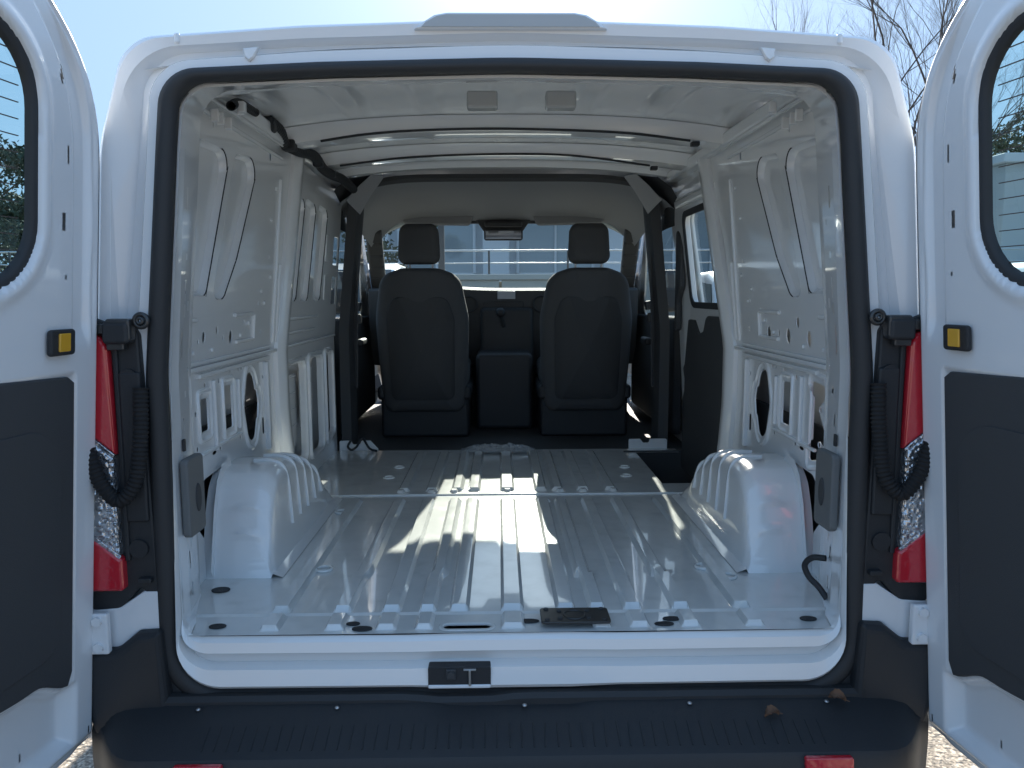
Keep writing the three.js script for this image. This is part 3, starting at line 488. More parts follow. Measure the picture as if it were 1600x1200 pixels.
// left-hand second bay: ribbed upper part, open frames below, pillar with windows
{
  const s = -1;
  const slits = [[1.27, 1.34], [1.47, 1.53], [1.70, 1.76], [1.90, 1.95]];
  const h = slits.slice(0, 3).map(([a, b], i) => poly([[a - 0.05, 1.46, 0.03], [b + 0.03, 1.46, 0.04], [b + 0.11, 1.87, 0.04], [a - 0.02, 1.88, 0.03]]));
  const win = [rrect(2.02, 1.63, 2.12, 1.765, 0.012), rrect(2.02, 1.44, 2.12, 1.575, 0.012), rrect(1.855, 1.64, 1.93, 1.765, 0.012), rrect(1.855, 1.46, 1.93, 1.58, 0.012)];
  const up = P(van, 'upper_side_panel', side(s, lean(wallPlate(poly([[1.14, 1.285, 0], [2.16, 1.285, 0], [2.16, 1.96, 0.03], [1.24, 2.02, 0]]), [...h, win[0], win[1]]))), M.inner);
  for (const b of h) { P(up, 'bay_panel', dish(b, 0.022).map((g) => side(s, lean(g))), M.inner); P(up, 'gap_shade_line', side(s, lean(tube(b.slice(10, 27).map((p) => [0.001, p.y, -p.x]), 0.0019, 6, 50))), M.seal); }  // dark tubes colour in the shaded slit beside each bay
  for (const w of win.slice(2)) P(up, 'bay_panel', side(s, lean(plate(w, 0.005, [], 0.0015).rotateY(Math.PI / 2).translate(-0.004, 0, 0))), M.inner);
  PE(up, 'belt_ridge', side(s, [bar([0.862, 1.285, -1.2], [0.862, 1.285, -2.1], 0.02, 0.012, 0.005), bar([0.862, 1.39, -1.2], [0.862, 1.39, -1.75], 0.018, 0.012, 0.004), bar([0.862, 1.335, -1.2], [0.862, 1.335, -1.7], 0.012, 0.012, 0.004)]), M.inner);
  const fr = [poly([[1.22, 0.80, 0.04], [1.52, 0.78, 0.04], [1.52, 1.21, 0.04], [1.22, 1.21, 0.04]]), poly([[1.60, 0.77, 0.04], [1.84, 0.77, 0.04], [1.84, 1.21, 0.04], [1.60, 1.21, 0.04]]), poly([[1.92, 0.77, 0.03], [2.08, 0.80, 0.03], [2.08, 1.21, 0.03], [1.92, 1.21, 0.03]])];
  const lo = P(van, 'lower_side_panel', side(s, lean(wallPlate(poly([[1.14, 0.67, 0], [2.16, 0.67, 0], [2.16, 1.285, 0], [1.14, 1.285, 0]]), fr), 0.872)), M.inner);
  for (const f of fr) { const v = f.map((p) => V(0.872, p.y, -p.x)); const cx = f.reduce((a, p) => a + p.x, 0) / f.length, cy = f.reduce((a, p) => a + p.y, 0) / f.length; const gr = (d, x) => f.map((p) => { const dx = p.x - cx, dy = p.y - cy, L = Math.hypot(dx, dy); return V(x, cy + dy * (L + d) / L, -(cx + dx * (L + d) / L)); }); P(lo, 'pressed_frame', side(s, loft([gr(0.022, 0.872), gr(0.016, 0.862), gr(0.004, 0.860), gr(-0.004, 0.868), gr(-0.004, 0.89)], true, 0.5)), M.inner); }
  PE(lo, 'reinforcement', side(s, [box(0.004, 0.30, 0.30, 0.915, 1.0, -1.40, 0.001), box(0.004, 0.25, 0.24, 0.915, 1.03, -1.72, 0.001), ...[0.93, 1.0, 1.07, 1.14].flatMap((y) => [box(0.008, 0.006, 0.28, 0.912, y, -1.39, 0.002), box(0.008, 0.006, 0.22, 0.912, y + 0.01, -1.72, 0.002)])]), M.inner);
}

// ---- roof, bows, headlining
const roofY = (x, z) => (2.052 + 0.085 * sst(0.05, -0.85, z) - 0.03 * sst(-2.2, -3.0, z)) - 0.055 * Math.pow(Math.abs(x) / 0.84, 2.6);
P(van, 'roof_inner_sheet', grid(steps(-0.84, 0.84, 112), steps(-0.02, -3.02, 120), (x, z) => { const a = Math.abs((((x + 0.91) % 0.26) + 0.26) % 0.26 - 0.13), r = 0.009 * sst(0.035, 0.055, a) * sst(-0.32, -0.36, z) * (z > -1.04 ? 1 - sst(-1.0, -1.04, z) : sst(-1.22, -1.26, z) * (1 - sst(-1.52, -1.56, z))); return [x, roofY(x, z) - 0.014 + r, z]; }), M.inner);
P(van, 'roof', grid(steps(-0.858, 0.858, 44), steps(-0.05, -3.06, 50), (x, z) => [x, roofY(x, z) + 0.022 - 0.03 * sst(0.79, 0.858, Math.abs(x)), z]), M.paint);
function bow(z0, z1, drop, name) {
  const xs = steps(-0.80, 0.80, 40);
  const sec = [[z0 + 0.012, 0.002], [z0, drop * 0.35], [z0 - 0.008, drop], [(z0 + z1) / 2, drop + 0.004], [z1 + 0.008, drop], [z1, drop * 0.35], [z1 - 0.012, 0.002]];
  return P(van, name, loft(xs.map((x) => sec.map(([z, d]) => V(x, roofY(x, z) - 0.014 - d, z))), false, 0.5), M.inner);
}
{
  bow(-1.06, -1.20, 0.055, 'roof_bow'); bow(-1.58, -1.72, 0.05, 'roof_bow'); bow(-0.22, -0.30, 0.03, 'roof_bow'); bow(-1.98, -2.06, 0.035, 'roof_bow');
  PE(van, 'roof_wire', [tube([[-0.66, 2.03, -1.05], [-0.5, 2.052, -1.045], [-0.3, 2.066, -1.045], [0, 2.07, -1.04], [0.4, 2.058, -1.045], [0.66, 2.03, -1.05]], 0.0045), tube([[-0.70, 2.03, -1.58], [-0.4, 2.065, -1.585], [0, 2.078, -1.585], [0.3, 2.07, -1.585], [0.62, 2.03, -1.59]], 0.0045)], M.plastic);
  PE(van, 'wire_plug', [box(0.03, 0.016, 0.03, 0.68, 2.02, -1.06, 0.004), box(0.03, 0.016, 0.03, 0.64, 2.02, -1.6, 0.004)], M.plastic);
  PE(van, 'roof_bracket', [box(0.09, 0.05, 0.05, -0.075, 2.05, -0.56, 0.008), box(0.09, 0.05, 0.05, 0.155, 2.05, -0.56, 0.008)], M.lampCover);
  // loom along the left roof rail
  PE(van, 'wiring_loom', [ribbed([[-0.735, 1.985, -0.34], [-0.765, 2.03, -0.50], [-0.775, 2.045, -0.68]], 0.013, 0.016, 0.003), ribbed([[-0.79, 2.06, -0.86], [-0.785, 2.05, -0.98], [-0.79, 2.025, -1.05], [-0.775, 2.02, -1.18], [-0.755, 2.03, -1.35], [-0.755, 2.005, -1.50], [-0.745, 2.0, -1.65], [-0.735, 2.005, -1.80], [-0.72, 1.985, -1.98]], 0.021, 0.016, 0.004)], M.plastic);
  PE(van, 'loom_clip', [box(0.06, 0.05, 0.05, -0.80, 2.05, -0.88, 0.012), box(0.05, 0.04, 0.05, -0.78, 2.02, -1.08, 0.01), box(0.04, 0.035, 0.045, -0.755, 2.015, -1.42, 0.01), box(0.035, 0.03, 0.03, -0.745, 2.0, -1.62, 0.008)], M.plastic);
  for (const x of [-0.62, 0.62]) PE(van, 'roof_gusset', [box(0.05, 0.004, 0.10, x * 1.16, 2.02, -0.30, 0.001), box(0.02, 0.03, 0.02, x * 1.18, 2.0, -0.42, 0.004), box(0.02, 0.03, 0.02, x * 1.20, 2.0, -0.45, 0.004)], M.inner);
}

// ---- cab
{
  // headlining over the seats: rises from the screen, ends in a soft lip behind the seats
  const hz = steps(-2.06, -3.04, 24), hx = steps(-0.84, 0.84, 36);
  P(van, 'headlining', grid(hx, hz, (x, z) => { const t = (z + 2.06) / -0.98, a = Math.abs(x) / 0.84; return [x * lerp(1, 0.97, t), lerp(2.055, 1.925, t * t * 0.85 + t * 0.15) - 0.15 * Math.pow(a, 6) - 0.012 * (1 - sst(0, 0.05, t)), z]; }), M.lining);
  P(van, 'headlining_edge', loft(steps(-0.66, 0.66, 30).map((x) => [[-2.045, 2.065], [-2.04, 2.045], [-2.05, 2.03], [-2.075, 2.032]].map(([z, y]) => V(x, y - 0.15 * Math.pow(Math.abs(x) / 0.84, 6), z))), false, 0.8), M.trim);
  for (const s of [-1, 1]) {
    P(van, 'pillar_trim_plate', side(s, plate([[0.575, 2.065], [0.635, 2.075], [0.70, 2.02], [0.765, 1.952], [0.70, 1.885], [0.635, 1.985]].map((p) => new THREE.Vector2(...p)), 0.012, [], 0.003, 2).rotateX(0.12).translate(0, 0.0, -2.265)), M.lining);
    P(van, 'roof_side_trim', side(s, loft([[0.66, 2.07, -2.06], [0.74, 2.045, -2.01], [0.80, 1.99, -1.97], [0.85, 1.91, -1.99], [0.85, 1.82, -2.08]].map(([x, y, z]) => steps(0, 1, 8).map((t) => V(x - 0.02 * Math.sin(t * 3), y - 0.02 * t, z - 0.42 * t))), false, 0.8)), M.trim);
    // pillar behind the front door, with belt
    const bp = P(van, 'door_pillar_trim', side(s, loft([[0.0, 0.0], [-0.045, -0.02], [-0.06, -0.08], [-0.055, -0.16], [0.0, -0.20]].map(([dx, dz]) => steps(0.68, 1.96, 26).map((y) => V(0.845 - Math.max(0, y - 1.3) * 0.10 + dx, y, -2.15 + dz))), false, 0.8)), M.trim);
    P(bp, 'seat_belt', side(s, bar([0.765, 1.82, -2.22], [0.79, 1.0, -2.24], 0.006, 0.048, 0.001)), M.fabric);
    PE(bp, 'belt_anchor', side(s, [box(0.03, 0.07, 0.04, 0.765, 1.80, -2.22, 0.01), box(0.03, 0.05, 0.03, 0.76, 1.36, -2.24, 0.01)]), M.trim);
  }
  // right-hand upper curtain pad by the sliding door
  P(van, 'pillar_pad', plate(poly([[2.06, 1.30, 0.02], [2.06, 1.80, 0.05], [2.0, 1.78, 0.06], [1.96, 1.70, 0.05], [1.95, 1.52, 0.05], [2.02, 1.45, 0.05], [2.02, 1.30, 0.02]]), 0.03, [], 0.01, 3).rotateY(Math.PI / 2).translate(0.845, 0, 0), M.trim);

  // seats
  const seat = new THREE.Group();
  function makeSeat(x) {
    const o = new THREE.Group(); o.name = 'front_seat'; o.position.set(x, 0, 0); van.add(o);
    const out = poly([[-0.235, 0.82, 0.06], [-0.25, 1.10, 0.3], [-0.258, 1.36, 0.3], [-0.215, 1.585, 0.12], [-0.10, 1.625, 0.15], [0.10, 1.625, 0.15], [0.215, 1.585, 0.12], [0.258, 1.36, 0.3], [0.25, 1.10, 0.3], [0.235, 0.82, 0.06]], 8);
    const rake = (g) => { const p = g.attributes.position; for (let i = 0; i < p.count; i++) p.setZ(i, p.getZ(i) + (p.getY(i) - 0.9) * 0.22 - 0.09 * Math.pow(Math.abs(p.getX(i)) / 0.26, 2.5)); g.computeVertexNormals(); return g; };
    const sc = (k, z) => out.map((p) => V(p.x * k, 1.22 + (p.y - 1.22) * (1 - (1 - k) * 0.6), z));
    const back = loft([[0.02, -2.63], [0.6, -2.63], [0.86, -2.625], [0.95, -2.605], [0.99, -2.575], [1.0, -2.54], [0.99, -2.505], [0.955, -2.48], [0.90, -2.468], [0.75, -2.462], [0.5, -2.458], [0.25, -2.456], [0.02, -2.456]].map(([k, z]) => sc(k, z)), true, 0);
    P(o, 'seat_back', rake(back), M.fabric);
    const pk = poly([[-0.175, 0.90, 0.04], [-0.185, 1.35, 0.06], [-0.15, 1.47, 0.06], [0.15, 1.47, 0.06], [0.185, 1.35, 0.06], [0.175, 0.90, 0.04]]);
    P(o, 'back_panel', rake(loft([[1.0, -2.462], [1.0, -2.454], [0.985, -2.450], [0.8, -2.446], [0.4, -2.443], [0.02, -2.442]].map(([k, z]) => pk.map((p) => V(p.x * k, 1.18 + (p.y - 1.18) * k, z))), true, 0)), M.trim);
    const hr = new RoundedBoxGeometry(0.225, 0.215, 0.10, 6, 0.045); { const p = hr.attributes.position; for (let i = 0; i < p.count; i++) { const y = p.getY(i); p.setX(i, p.getX(i) * (1 - 0.10 * sst(0, 0.11, y)) ); } }
    P(o, 'headrest', hr.rotateX(-0.1).translate(0, 1.752, -2.40), M.fabric);
    PE(o, 'headrest_post', [rod([-0.07, 1.58, -2.42], [-0.07, 1.67, -2.41], 0.006), rod([0.07, 1.58, -2.42], [0.07, 1.67, -2.41], 0.006)], M.steel);
    P(o, 'cushion', new RoundedBoxGeometry(0.50, 0.15, 0.52, 4, 0.05).translate(0, 1.02, -2.88), M.fabric);
    PE(o, 'pedestal', [box(0.50, 0.28, 0.46, 0, 0.81, -2.80, 0.02), box(0.53, 0.08, 0.5, 0, 0.93, -2.79, 0.02)], M.plastic);
    return o;
  }
  makeSeat(-0.455); makeSeat(0.455);
  // armrest by the driver's seat, console between
  PE(van, 'console', [box(0.34, 0.46, 0.5, 0.0, 0.90, -3.05, 0.03), box(0.34, 0.56, 0.16, 0.02, 1.12, -3.2, 0.03)], M.plastic);
  P(van, 'gear_lever', [rod([0.0, 1.28, -3.1], [-0.02, 1.36, -3.06], 0.012), new THREE.SphereGeometry(0.03, 14, 10).translate(-0.02, 1.37, -3.055)], M.plastic);
  P(van, 'cab_floor', box(1.96, 0.02, 1.86, 0, FL - 0.02, -2.99, 0.004), M.trim);
  P(van, 'firewall', box(1.76, 0.8, 0.04, 0, 1.0, -3.78, 0.01), M.trim);
  // dashboard
  const dash = P(van, 'dashboard', loft(steps(-0.86, 0.86, 40).map((x) => { const b = 0.02 * Math.exp(-Math.pow((x + 0.44) / 0.22, 2)); return [[-3.95, 1.36], [-3.60, 1.49], [-3.30, 1.520 + b], [-3.20, 1.522 + b], [-3.155, 1.505 + b], [-3.15, 1.46], [-3.17, 1.30], [-3.22, 1.14], [-3.32, 1.02], [-3.7, 0.98]].map(([z, y]) => V(x, y, z)); }), false, 0.7), M.trim);
  P(dash, 'display', box(0.115, 0.052, 0.012, 0.018, 1.477, -3.147, 0.004), std({ color: C(0.30, 0.33, 0.36), roughness: 0.2 }));
  P(dash, 'radio_panel', box(0.26, 0.14, 0.02, 0.0, 1.37, -3.16, 0.01), M.plastic);
  for (const x of [-0.12, 0.10]) P(dash, 'dial', new THREE.TorusGeometry(0.026, 0.004, 10, 28).translate(x, 1.35, -3.142), M.grey);
  for (const x of [-0.22, 0.24, -0.72, 0.72]) P(dash, 'air_vent', [new THREE.TorusGeometry(0.05, 0.007, 10, 28).translate(x, 1.42, -3.148)], M.plastic);
  const sw = P(van, 'steering_wheel', [new THREE.TorusGeometry(0.19, 0.016, 12, 48), box(0.14, 0.11, 0.05, 0, -0.01, 0, 0.03), bar([-0.18, 0, 0], [0.18, 0, 0], 0.03, 0.02), bar([0, -0.18, 0], [0, 0, 0], 0.02, 0.03)].map((g) => g.rotateX(-0.45).translate(-0.455, 1.34, -3.02)), M.plastic);
  // windscreen, pillars, visors, mirror
  const screen = (x, t) => V(x * lerp(0.76, 0.86, t), lerp(1.945, 1.36, t) - 0.05 * x * x * (1 - t), lerp(-3.03, -3.98, t) + 0.10 * x * x);
  P(van, 'windscreen', grid(steps(-1, 1, 16), steps(0, 1, 10), (x, t) => { const p = screen(x, t); return [p.x, p.y, p.z]; }), M.glass);
  for (const s of [-1, 1]) {
    P(van, 'screen_pillar', side(s, [0, 1, 2, 3, 4, 5, 6, 7].map((i) => { const a = screen(1.03, i / 8), b = screen(1.03, (i + 1) / 8); return bar([a.x, a.y, a.z], [b.x, b.y, b.z], 0.10, 0.08, 0.02); })), M.trim);
    P(van, 'sun_visor', side(s, plate(poly([[0.17, 1.975, 0.02], [0.20, 1.885, 0.03], [0.60, 1.895, 0.03], [0.62, 1.985, 0.02]]), 0.02, [], 0.007, 3).rotateX(-0.5).translate(0, 0.235, -2.02)), M.lining);
  }
  P(van, 'screen_header', [bar([-0.76, 1.955, -3.04], [0.76, 1.955, -3.04], 0.05, 0.08, 0.015)], M.trim);
  const cam = P(van, 'camera_housing', [plate([[-0.19, 1.965], [-0.12, 1.868], [0.12, 1.868], [0.19, 1.965]].map((p) => new THREE.Vector2(...p)), 0.06, [], 0.01, 2).translate(0, 0, -3.06), box(0.23, 0.03, 0.05, 0, 1.905, -2.97, 0.012)], M.trim);
  const mr = P(van, 'rear_mirror', new RoundedBoxGeometry(0.235, 0.066, 0.035, 4, 0.016).translate(0, 1.838, -2.93), M.plastic);
  P(mr, 'mirror_glass', box(0.215, 0.05, 0.003, 0, 1.838, -2.9115, 0.001), M.mirrorGlass);
}

// ---- outer skin
for (const s of [-1, 1]) {
  const slide = rrect(1.27, 1.40, 1.95, 1.86, 0.05), fdoor = poly([[2.36, 1.36, 0.04], [3.55, 1.34, 0.04], [3.05, 1.86, 0.06], [2.38, 1.90, 0.04]]);
  const skin = P(van, 'body_side', side(s, lean(plate(poly([[0.08, 0.50, 0.02], [0.36, 0.50, 0.02], [0.44, 0.78, 0.12], [0.62, 0.86, 0.12], [0.98, 0.86, 0.12], [1.17, 0.78, 0.12], [1.25, 0.42, 0.02], [3.75, 0.42, 0.02], [3.80, 0.74, 0.12], [4.0, 0.86, 0.12], [4.35, 0.86, 0.12], [4.50, 0.74, 0.12], [4.62, 0.45, 0.02], [4.85, 0.45, 0.1], [4.80, 1.10, 0.2], [4.0, 1.34, 0.2], [3.02, 1.99, 0.15], [0.08, 2.065, 0.02]]), 0.012, s > 0 ? [slide, fdoor] : [fdoor], 0.003).rotateY(Math.PI / 2), 0.985, 1.25, 0.155)), M.paint);
  P(skin, 'side_moulding', side(s, bar([0.999, 0.74, -1.3], [0.999, 0.74, -3.7], 0.012, 0.12, 0.004)), M.plastic);
  const fw = P(skin, 'door_glass', side(s, lean(new THREE.ShapeGeometry(new THREE.Shape(fdoor)).rotateY(Math.PI / 2).translate(0.002, 0, 0), 0.985, 1.25, 0.155)), M.glass);
  // inner face of the front door
  P(van, 'front_door_trim', side(s, plate(poly([[2.3, 0.72, 0.05], [3.6, 0.72, 0.05], [3.6, 1.34, 0.05], [2.3, 1.36, 0.05]]), 0.05, [], 0.012, 2).rotateY(Math.PI / 2).translate(0.90, 0, 0)), M.trim);
  PE(van, 'wing_mirror', side(s, [new RoundedBoxGeometry(0.20, 0.28, 0.10, 4, 0.04).translate(1.12, 1.50, -3.42), bar([0.96, 1.40, -3.45], [1.08, 1.42, -3.43], 0.05, 0.06, 0.01)]), M.plastic);
  P(van, 'door_pull', side(s, box(0.04, 0.04, 0.16, 0.80, 1.22, -2.55, 0.015)), M.plastic);
}
// sliding door on the right: inner frame, glass, lower trim
{
  const glassHole = rrect(1.27, 1.40, 1.95, 1.86, 0.05);
  const d = P(van, 'sliding_door', lean(plate(poly([[1.14, 0.62, 0.02], [2.10, 0.62, 0.02], [2.10, 1.97, 0.04], [1.14, 1.97, 0.04]]), 0.03, [rrect(1.25, 1.43, 1.93, 1.855, 0.05)], 0.006, 2).rotateY(Math.PI / 2), 0.925, 1.25, 0.125), M.inner);
  P(d, 'window_glass', lean(new THREE.ShapeGeometry(new THREE.Shape(rrect(1.24, 1.41, 1.94, 1.865, 0.05))).rotateY(Math.PI / 2), 0.965, 1.25, 0.14), M.glass);
  P(d, 'window_seal', lean(plate(rrect(1.236, 1.416, 1.944, 1.869, 0.06), 0.008, [rrect(1.265, 1.445, 1.915, 1.84, 0.05)], 0.002).rotateY(Math.PI / 2), 0.918, 1.25, 0.125), M.seal);
  P(d, 'door_trim', plate(poly([[1.15, 0.60, 0.02], [2.06, 0.60, 0.02], [2.06, 0.96, 0.05], [2.03, 1.0, 0.02], [2.03, 1.06, 0.02], [2.06, 1.10, 0.05], [2.06, 1.36, 0.03], [1.86, 1.36, 0.03], [1.78, 1.30, 0.03], [1.70, 1.315, 0.03], [1.66, 1.385, 0.05], [1.15, 1.39, 0.02]]), 0.03, [], 0.008, 3).rotateY(Math.PI / 2).translate(0.895, 0, 0), M.trim);
  P(d, 'weather_strip', loft([[1.17, 0], [1.19, 0.012], [1.215, 0.012], [1.235, 0]].map(([u, o]) => steps(0.75, 1.95, 24).map((y) => V(0.872 - Math.max(0, y - 1.285) * 0.085 - o, y, -u - Math.max(0, y - 1.285) * 0.27))), false, 0.9), M.seal);
  P(d, 'upper_rail', lean([box(0.03, 0.035, 0.70, 0, 1.905, -1.62, 0.01)][0], 0.91, 1.25, 0.125), M.inner);
}
P(van, 'hood', grid(steps(-0.95, 0.95, 20), steps(-3.92, -4.85, 14), (x, z) => { const t = (z + 3.92) / -0.93; return [x * lerp(1, 0.86, t * t), lerp(1.36, 1.08, t) - 0.05 * Math.pow(Math.abs(x), 3) - 0.12 * Math.pow(t, 6), z]; }), M.paint);
PE(van, 'front_fascia', [box(1.66, 0.34, 0.1, 0, 0.84, -4.84, 0.03), box(1.80, 0.22, 0.16, 0, 0.55, -4.84, 0.04)], M.plastic);
{
  const wheel = (x, z) => {
    const w = P(van, 'wheel', new THREE.LatheGeometry([[0.20, -0.10], [0.30, -0.115], [0.345, -0.10], [0.36, -0.06], [0.36, 0.06], [0.345, 0.10], [0.30, 0.115], [0.20, 0.10]].map((p) => new THREE.Vector2(...p)), 40).rotateZ(Math.PI / 2).translate(x, 0.36, z), M.seal);
    P(w, 'rim', [cyl(0.205, 0.205, 0.15, 28).rotateZ(Math.PI / 2).translate(x, 0.36, z), cyl(0.06, 0.06, 0.2, 16).rotateZ(Math.PI / 2).translate(x, 0.36, z)], M.steel);
  };
  for (const x of [-0.86, 0.86]) { wheel(x, -0.80); wheel(x, -4.12); }
}

// ---- rear doors, swung open just past square
function rearDoor(s) {
  // closed position: hinge line at u = 0, u grows towards the van's middle; w is thickness, inner face at w = 0, outer at w = +0.05
  const edge = (y) => y < 1.72 ? 0.0 : 0.0 + 0.30 * Math.pow((y - 1.72) / 0.42, 3.2);
  const top = 2.125, bot = 0.415;
  const winIn = (u, y, g = 0) => { const cx = 0.480, cy = 1.7425, hx = 0.236 + g, hy = 0.2325 + g, r = 0.13 + g * 0.5, dx = Math.abs(u - cx) - hx + r, dy = Math.abs(y - cy) - hy + r; return Math.hypot(Math.max(dx, 0), Math.max(dy, 0)) + Math.min(Math.max(dx, dy), 0) - r; };
  const trimTop = 1.318, trimBot = (u) => 0.625 + 0.044 * sst(0.13, 0.24, u) + 0.01 * sst(0.26, 0.4, u);
  const trimIn = (u, y) => Math.min(u - 0.118, 0.76 - u, trimTop - y, y - trimBot(u));
  const inner = (u, y) => {                                             // how far the inner panel stands proud
    const e = u - edge(y), bt = y - bot, tp = top - y;
    const m = Math.min(e, bt * 1.0, tp, 0.82 - u);
    let h = 0.012 * sst(0.0, 0.006, m) - 0.006 * sst(0.012, 0.020, m) + 0.034 * sst(0.024, 0.05, m);
    const wd = winIn(u, y);
    if (y > 1.36) {
      const up = sst(1.37, 1.43, y);
      h -= up * 0.014 * sst(0.070, 0.082, e) * (1 - sst(0.118, 0.13, e)) * sst(2.06, 1.95, y);
      h += up * 0.007 * sst(0.045, 0.02, Math.abs(wd - 0.012));
      h -= up * 0.016 * (1 - sst(0.0, 0.03, wd));
      h -= 0.006 * sst(0.0, 1, up) * sst(0.055, 0.062, e) * (1 - sst(0.064, 0.07, e)) * (0.5 + 0.5 * Math.sin(y * 22));
    }
    if (y < 1.318) h -= 0.012 * sst(-0.004, 0.006, trimIn(u, y));
    if (y < 0.69) { const p = Math.min(u - 0.10, 0.70 - u, y - bot - 0.05, trimBot(u) - y); h -= 0.036 * sst(0.0, 0.03, p); }
    return h;
  };
  const A = s < 0 ? -97 * D2R : 97 * D2R, hx = 0.968;
  const bend = (g) => { const p = g.attributes.position; for (let i = 0; i < p.count; i++) { const y = p.getY(i); p.setX(i, p.getX(i) - s * 0.08 * (y - 1.27)); } return g; };   // the hinge line leans in with the body
  const place = (g) => Array.isArray(g) ? g.map(place) : bend(side(-s, g).rotateY(A).translate(s * hx, 0, 0.0));   // written for the left door: u along +x
  const SLITS = [[0.168, 1.93, 0.034], [0.148, 1.775, 0.034], [0.158, 1.64, 0.034], [0.150, 1.525, 0.014], [0.235, 0.51, 0.018], [0.06, 0.475, 0.018]];
  const us = [...steps(0, 0.07, 18), ...steps(0.075, 0.32, 50), ...steps(0.33, 0.82, 36)], vs = steps(0, 1, 190);
  const d = P(van, 'rear_door', place(grid(us, vs, (u, t) => { const y = lerp(bot, top, t), e = edge(y), x = e + u * (0.82 - e) / 0.82, b = 0.06 * Math.pow(1 - clamp((y - bot) / 0.06, 0, 1), 2) * (1 - u / 0.1 > 0 ? Math.pow(1 - u / 0.1, 2) : 0); return [x, y + b, -Math.min(inner(x, y), winIn(x, y) < 0.016 ? 0.026 : 1)]; }, (u, t) => { const y = lerp(bot, top, t), e = edge(y); return winIn(e + u * (0.82 - e) / 0.82, y) > 0.006 && !SLITS.some(([su, sy, sh]) => Math.abs(e + u * (0.82 - e) / 0.82 - su) < 0.003 && Math.abs(y - sy) < sh / 2); })), M.paint);
  d.userData.label = s < 0 ? 'left rear door, swung open, with window and black lower lining' : 'right rear door, swung open, with window and black lower lining';
  // outer skin and hinge edge
  const outline = [];
  for (const y of steps(bot, top, 40)) outline.push([edge(y), y]);
  const skin = [...outline.map(([x, y]) => new THREE.Vector2(x - 0.004, y)), new THREE.Vector2(0.82, top), new THREE.Vector2(0.82, bot)];
  const hole = rrect(0.480 - 0.281, 1.7425 - 0.2775, 0.480 + 0.281, 1.7425 + 0.2775, 0.16, 10);   // the opening for the glass
  P(d, 'outer_skin', place(plate(skin, 0.014, [hole], 0.004, 3).translate(0, 0, 0.002)), M.paint);
  P(d, 'edge_flange', place(loft([[0, 0.004], [-0.003, 0.0], [-0.002, -0.008], [0.006, -0.013]].map(([dx, w]) => steps(bot, top, 60).map((y) => V(edge(y) + dx, y, w))), false, 1.2)), M.paint);
  const ringAt = (g, w) => rrect(0.480 - 0.236 - g, 1.7425 - 0.2325 - g, 0.480 + 0.236 + g, 1.7425 + 0.2325 + g, 0.13 + g * 0.6, 10).map((p) => V(p.x, p.y, w));
  P(d, 'window_seal', place(loft([ringAt(0.018, -0.010), ringAt(0.0178, -0.033), ringAt(0.015, -0.037), ringAt(0.008, -0.037), ringAt(0.002, -0.033), ringAt(-0.001, -0.027), ringAt(-0.002, -0.0215)], true, 0.8)), M.seal);
  P(d, 'window_glass', place(new THREE.ShapeGeometry(new THREE.Shape(rrect(0.480 - 0.24, 1.7425 - 0.2365, 0.480 + 0.24, 1.7425 + 0.2365, 0.13, 10))).translate(0, 0, -0.022)), M.tint);
  for (let i = 0; i < 14; i++) { const y = 1.545 + i * 0.0305; P(d, 'heating_wire', place(bar([0.480 - 0.215, y, -0.0235], [0.480 + 0.215, y, -0.0235], 0.0028, 0.0016, 0)), M.wire); }
  // black lining
  const tp = []; for (const u of steps(0.138, 0.74, 40)) tp.push([u, trimBot(u), 0]);
  const lining = [[0.124, trimBot(0.12) + 0.03], ...tp, [0.755, 0.70], [0.755, 1.32], [0.735, 1.345], [0.145, 1.318], [0.126, 1.305]].map((p) => new THREE.Vector2(p[0], p[1]));
  const ln = P(d, 'door_lining', place(plate(lining, 0.014, [], 0.005, 3).rotateY(0).translate(0, 0, -0.045)), M.trim);
  P(d, 'lining_recess', place(plate(poly([[0.17, 0.72, 0.06], [0.70, 0.72, 0.06], [0.70, 1.22, 0.10], [0.17, 1.22, 0.10]]), 0.006, [], 0.002, 2).translate(0, 0, -0.049)), M.trim);
  // marker lamp in its black frame
  P(d, 'marker_frame', place(plate(rrect(0.140, 1.366, 0.214, 1.420, 0.008), 0.012, [], 0.004, 2).translate(0, 0, -0.056)), M.plastic);
  P(d, 'marker_lens', place(plate(rrect(0.160, 1.374, 0.193, 1.412, 0.003), 0.006, [], 0.002, 2).translate(0, 0, -0.060)), M.amber);
  PE(d, 'seal_clip', place([1.64, 1.71, 1.78, 1.85].map((y) => box(0.008, 0.014, 0.01, 0.222, y, -0.036, 0.003))), M.seal);
}
rearDoor(-1); rearDoor(1);

// ================================================================ small loose things
{
  const t = thing('plastic_wrap', 'crumpled clear plastic wrap lying on the floor between the front seats', 'plastic wrap', [-0.04, FL + 0.012, -2.08]);
  const us = steps(-0.19, 0.19, 60), vs = steps(-0.06, 0.06, 24);
  const hgt = (x, z) => { const e = (1 - Math.pow(Math.abs(x) / 0.19, 4)) * (1 - Math.pow(Math.abs(z) / 0.06, 2)); return e * (0.028 + 0.020 * noise.noise(x * 28, z * 40, 1) + 0.012 * noise.noise(x * 70, z * 90, 4)); };
  P(t, 'wrapping', grid(us, vs, (x, z) => [x, Math.max(0.001, hgt(x, z)), z], null, 0.5), phy({ color: C(0.9, 0.92, 0.93), roughness: 0.12, transmission: 0.75, thickness: 0, ior: 1.45, side: THREE.DoubleSide }));
  P(t, 'contents', new RoundedBoxGeometry(0.30, 0.012, 0.07, 3, 0.005).translate(0, 0.007, 0), M.grey);
}
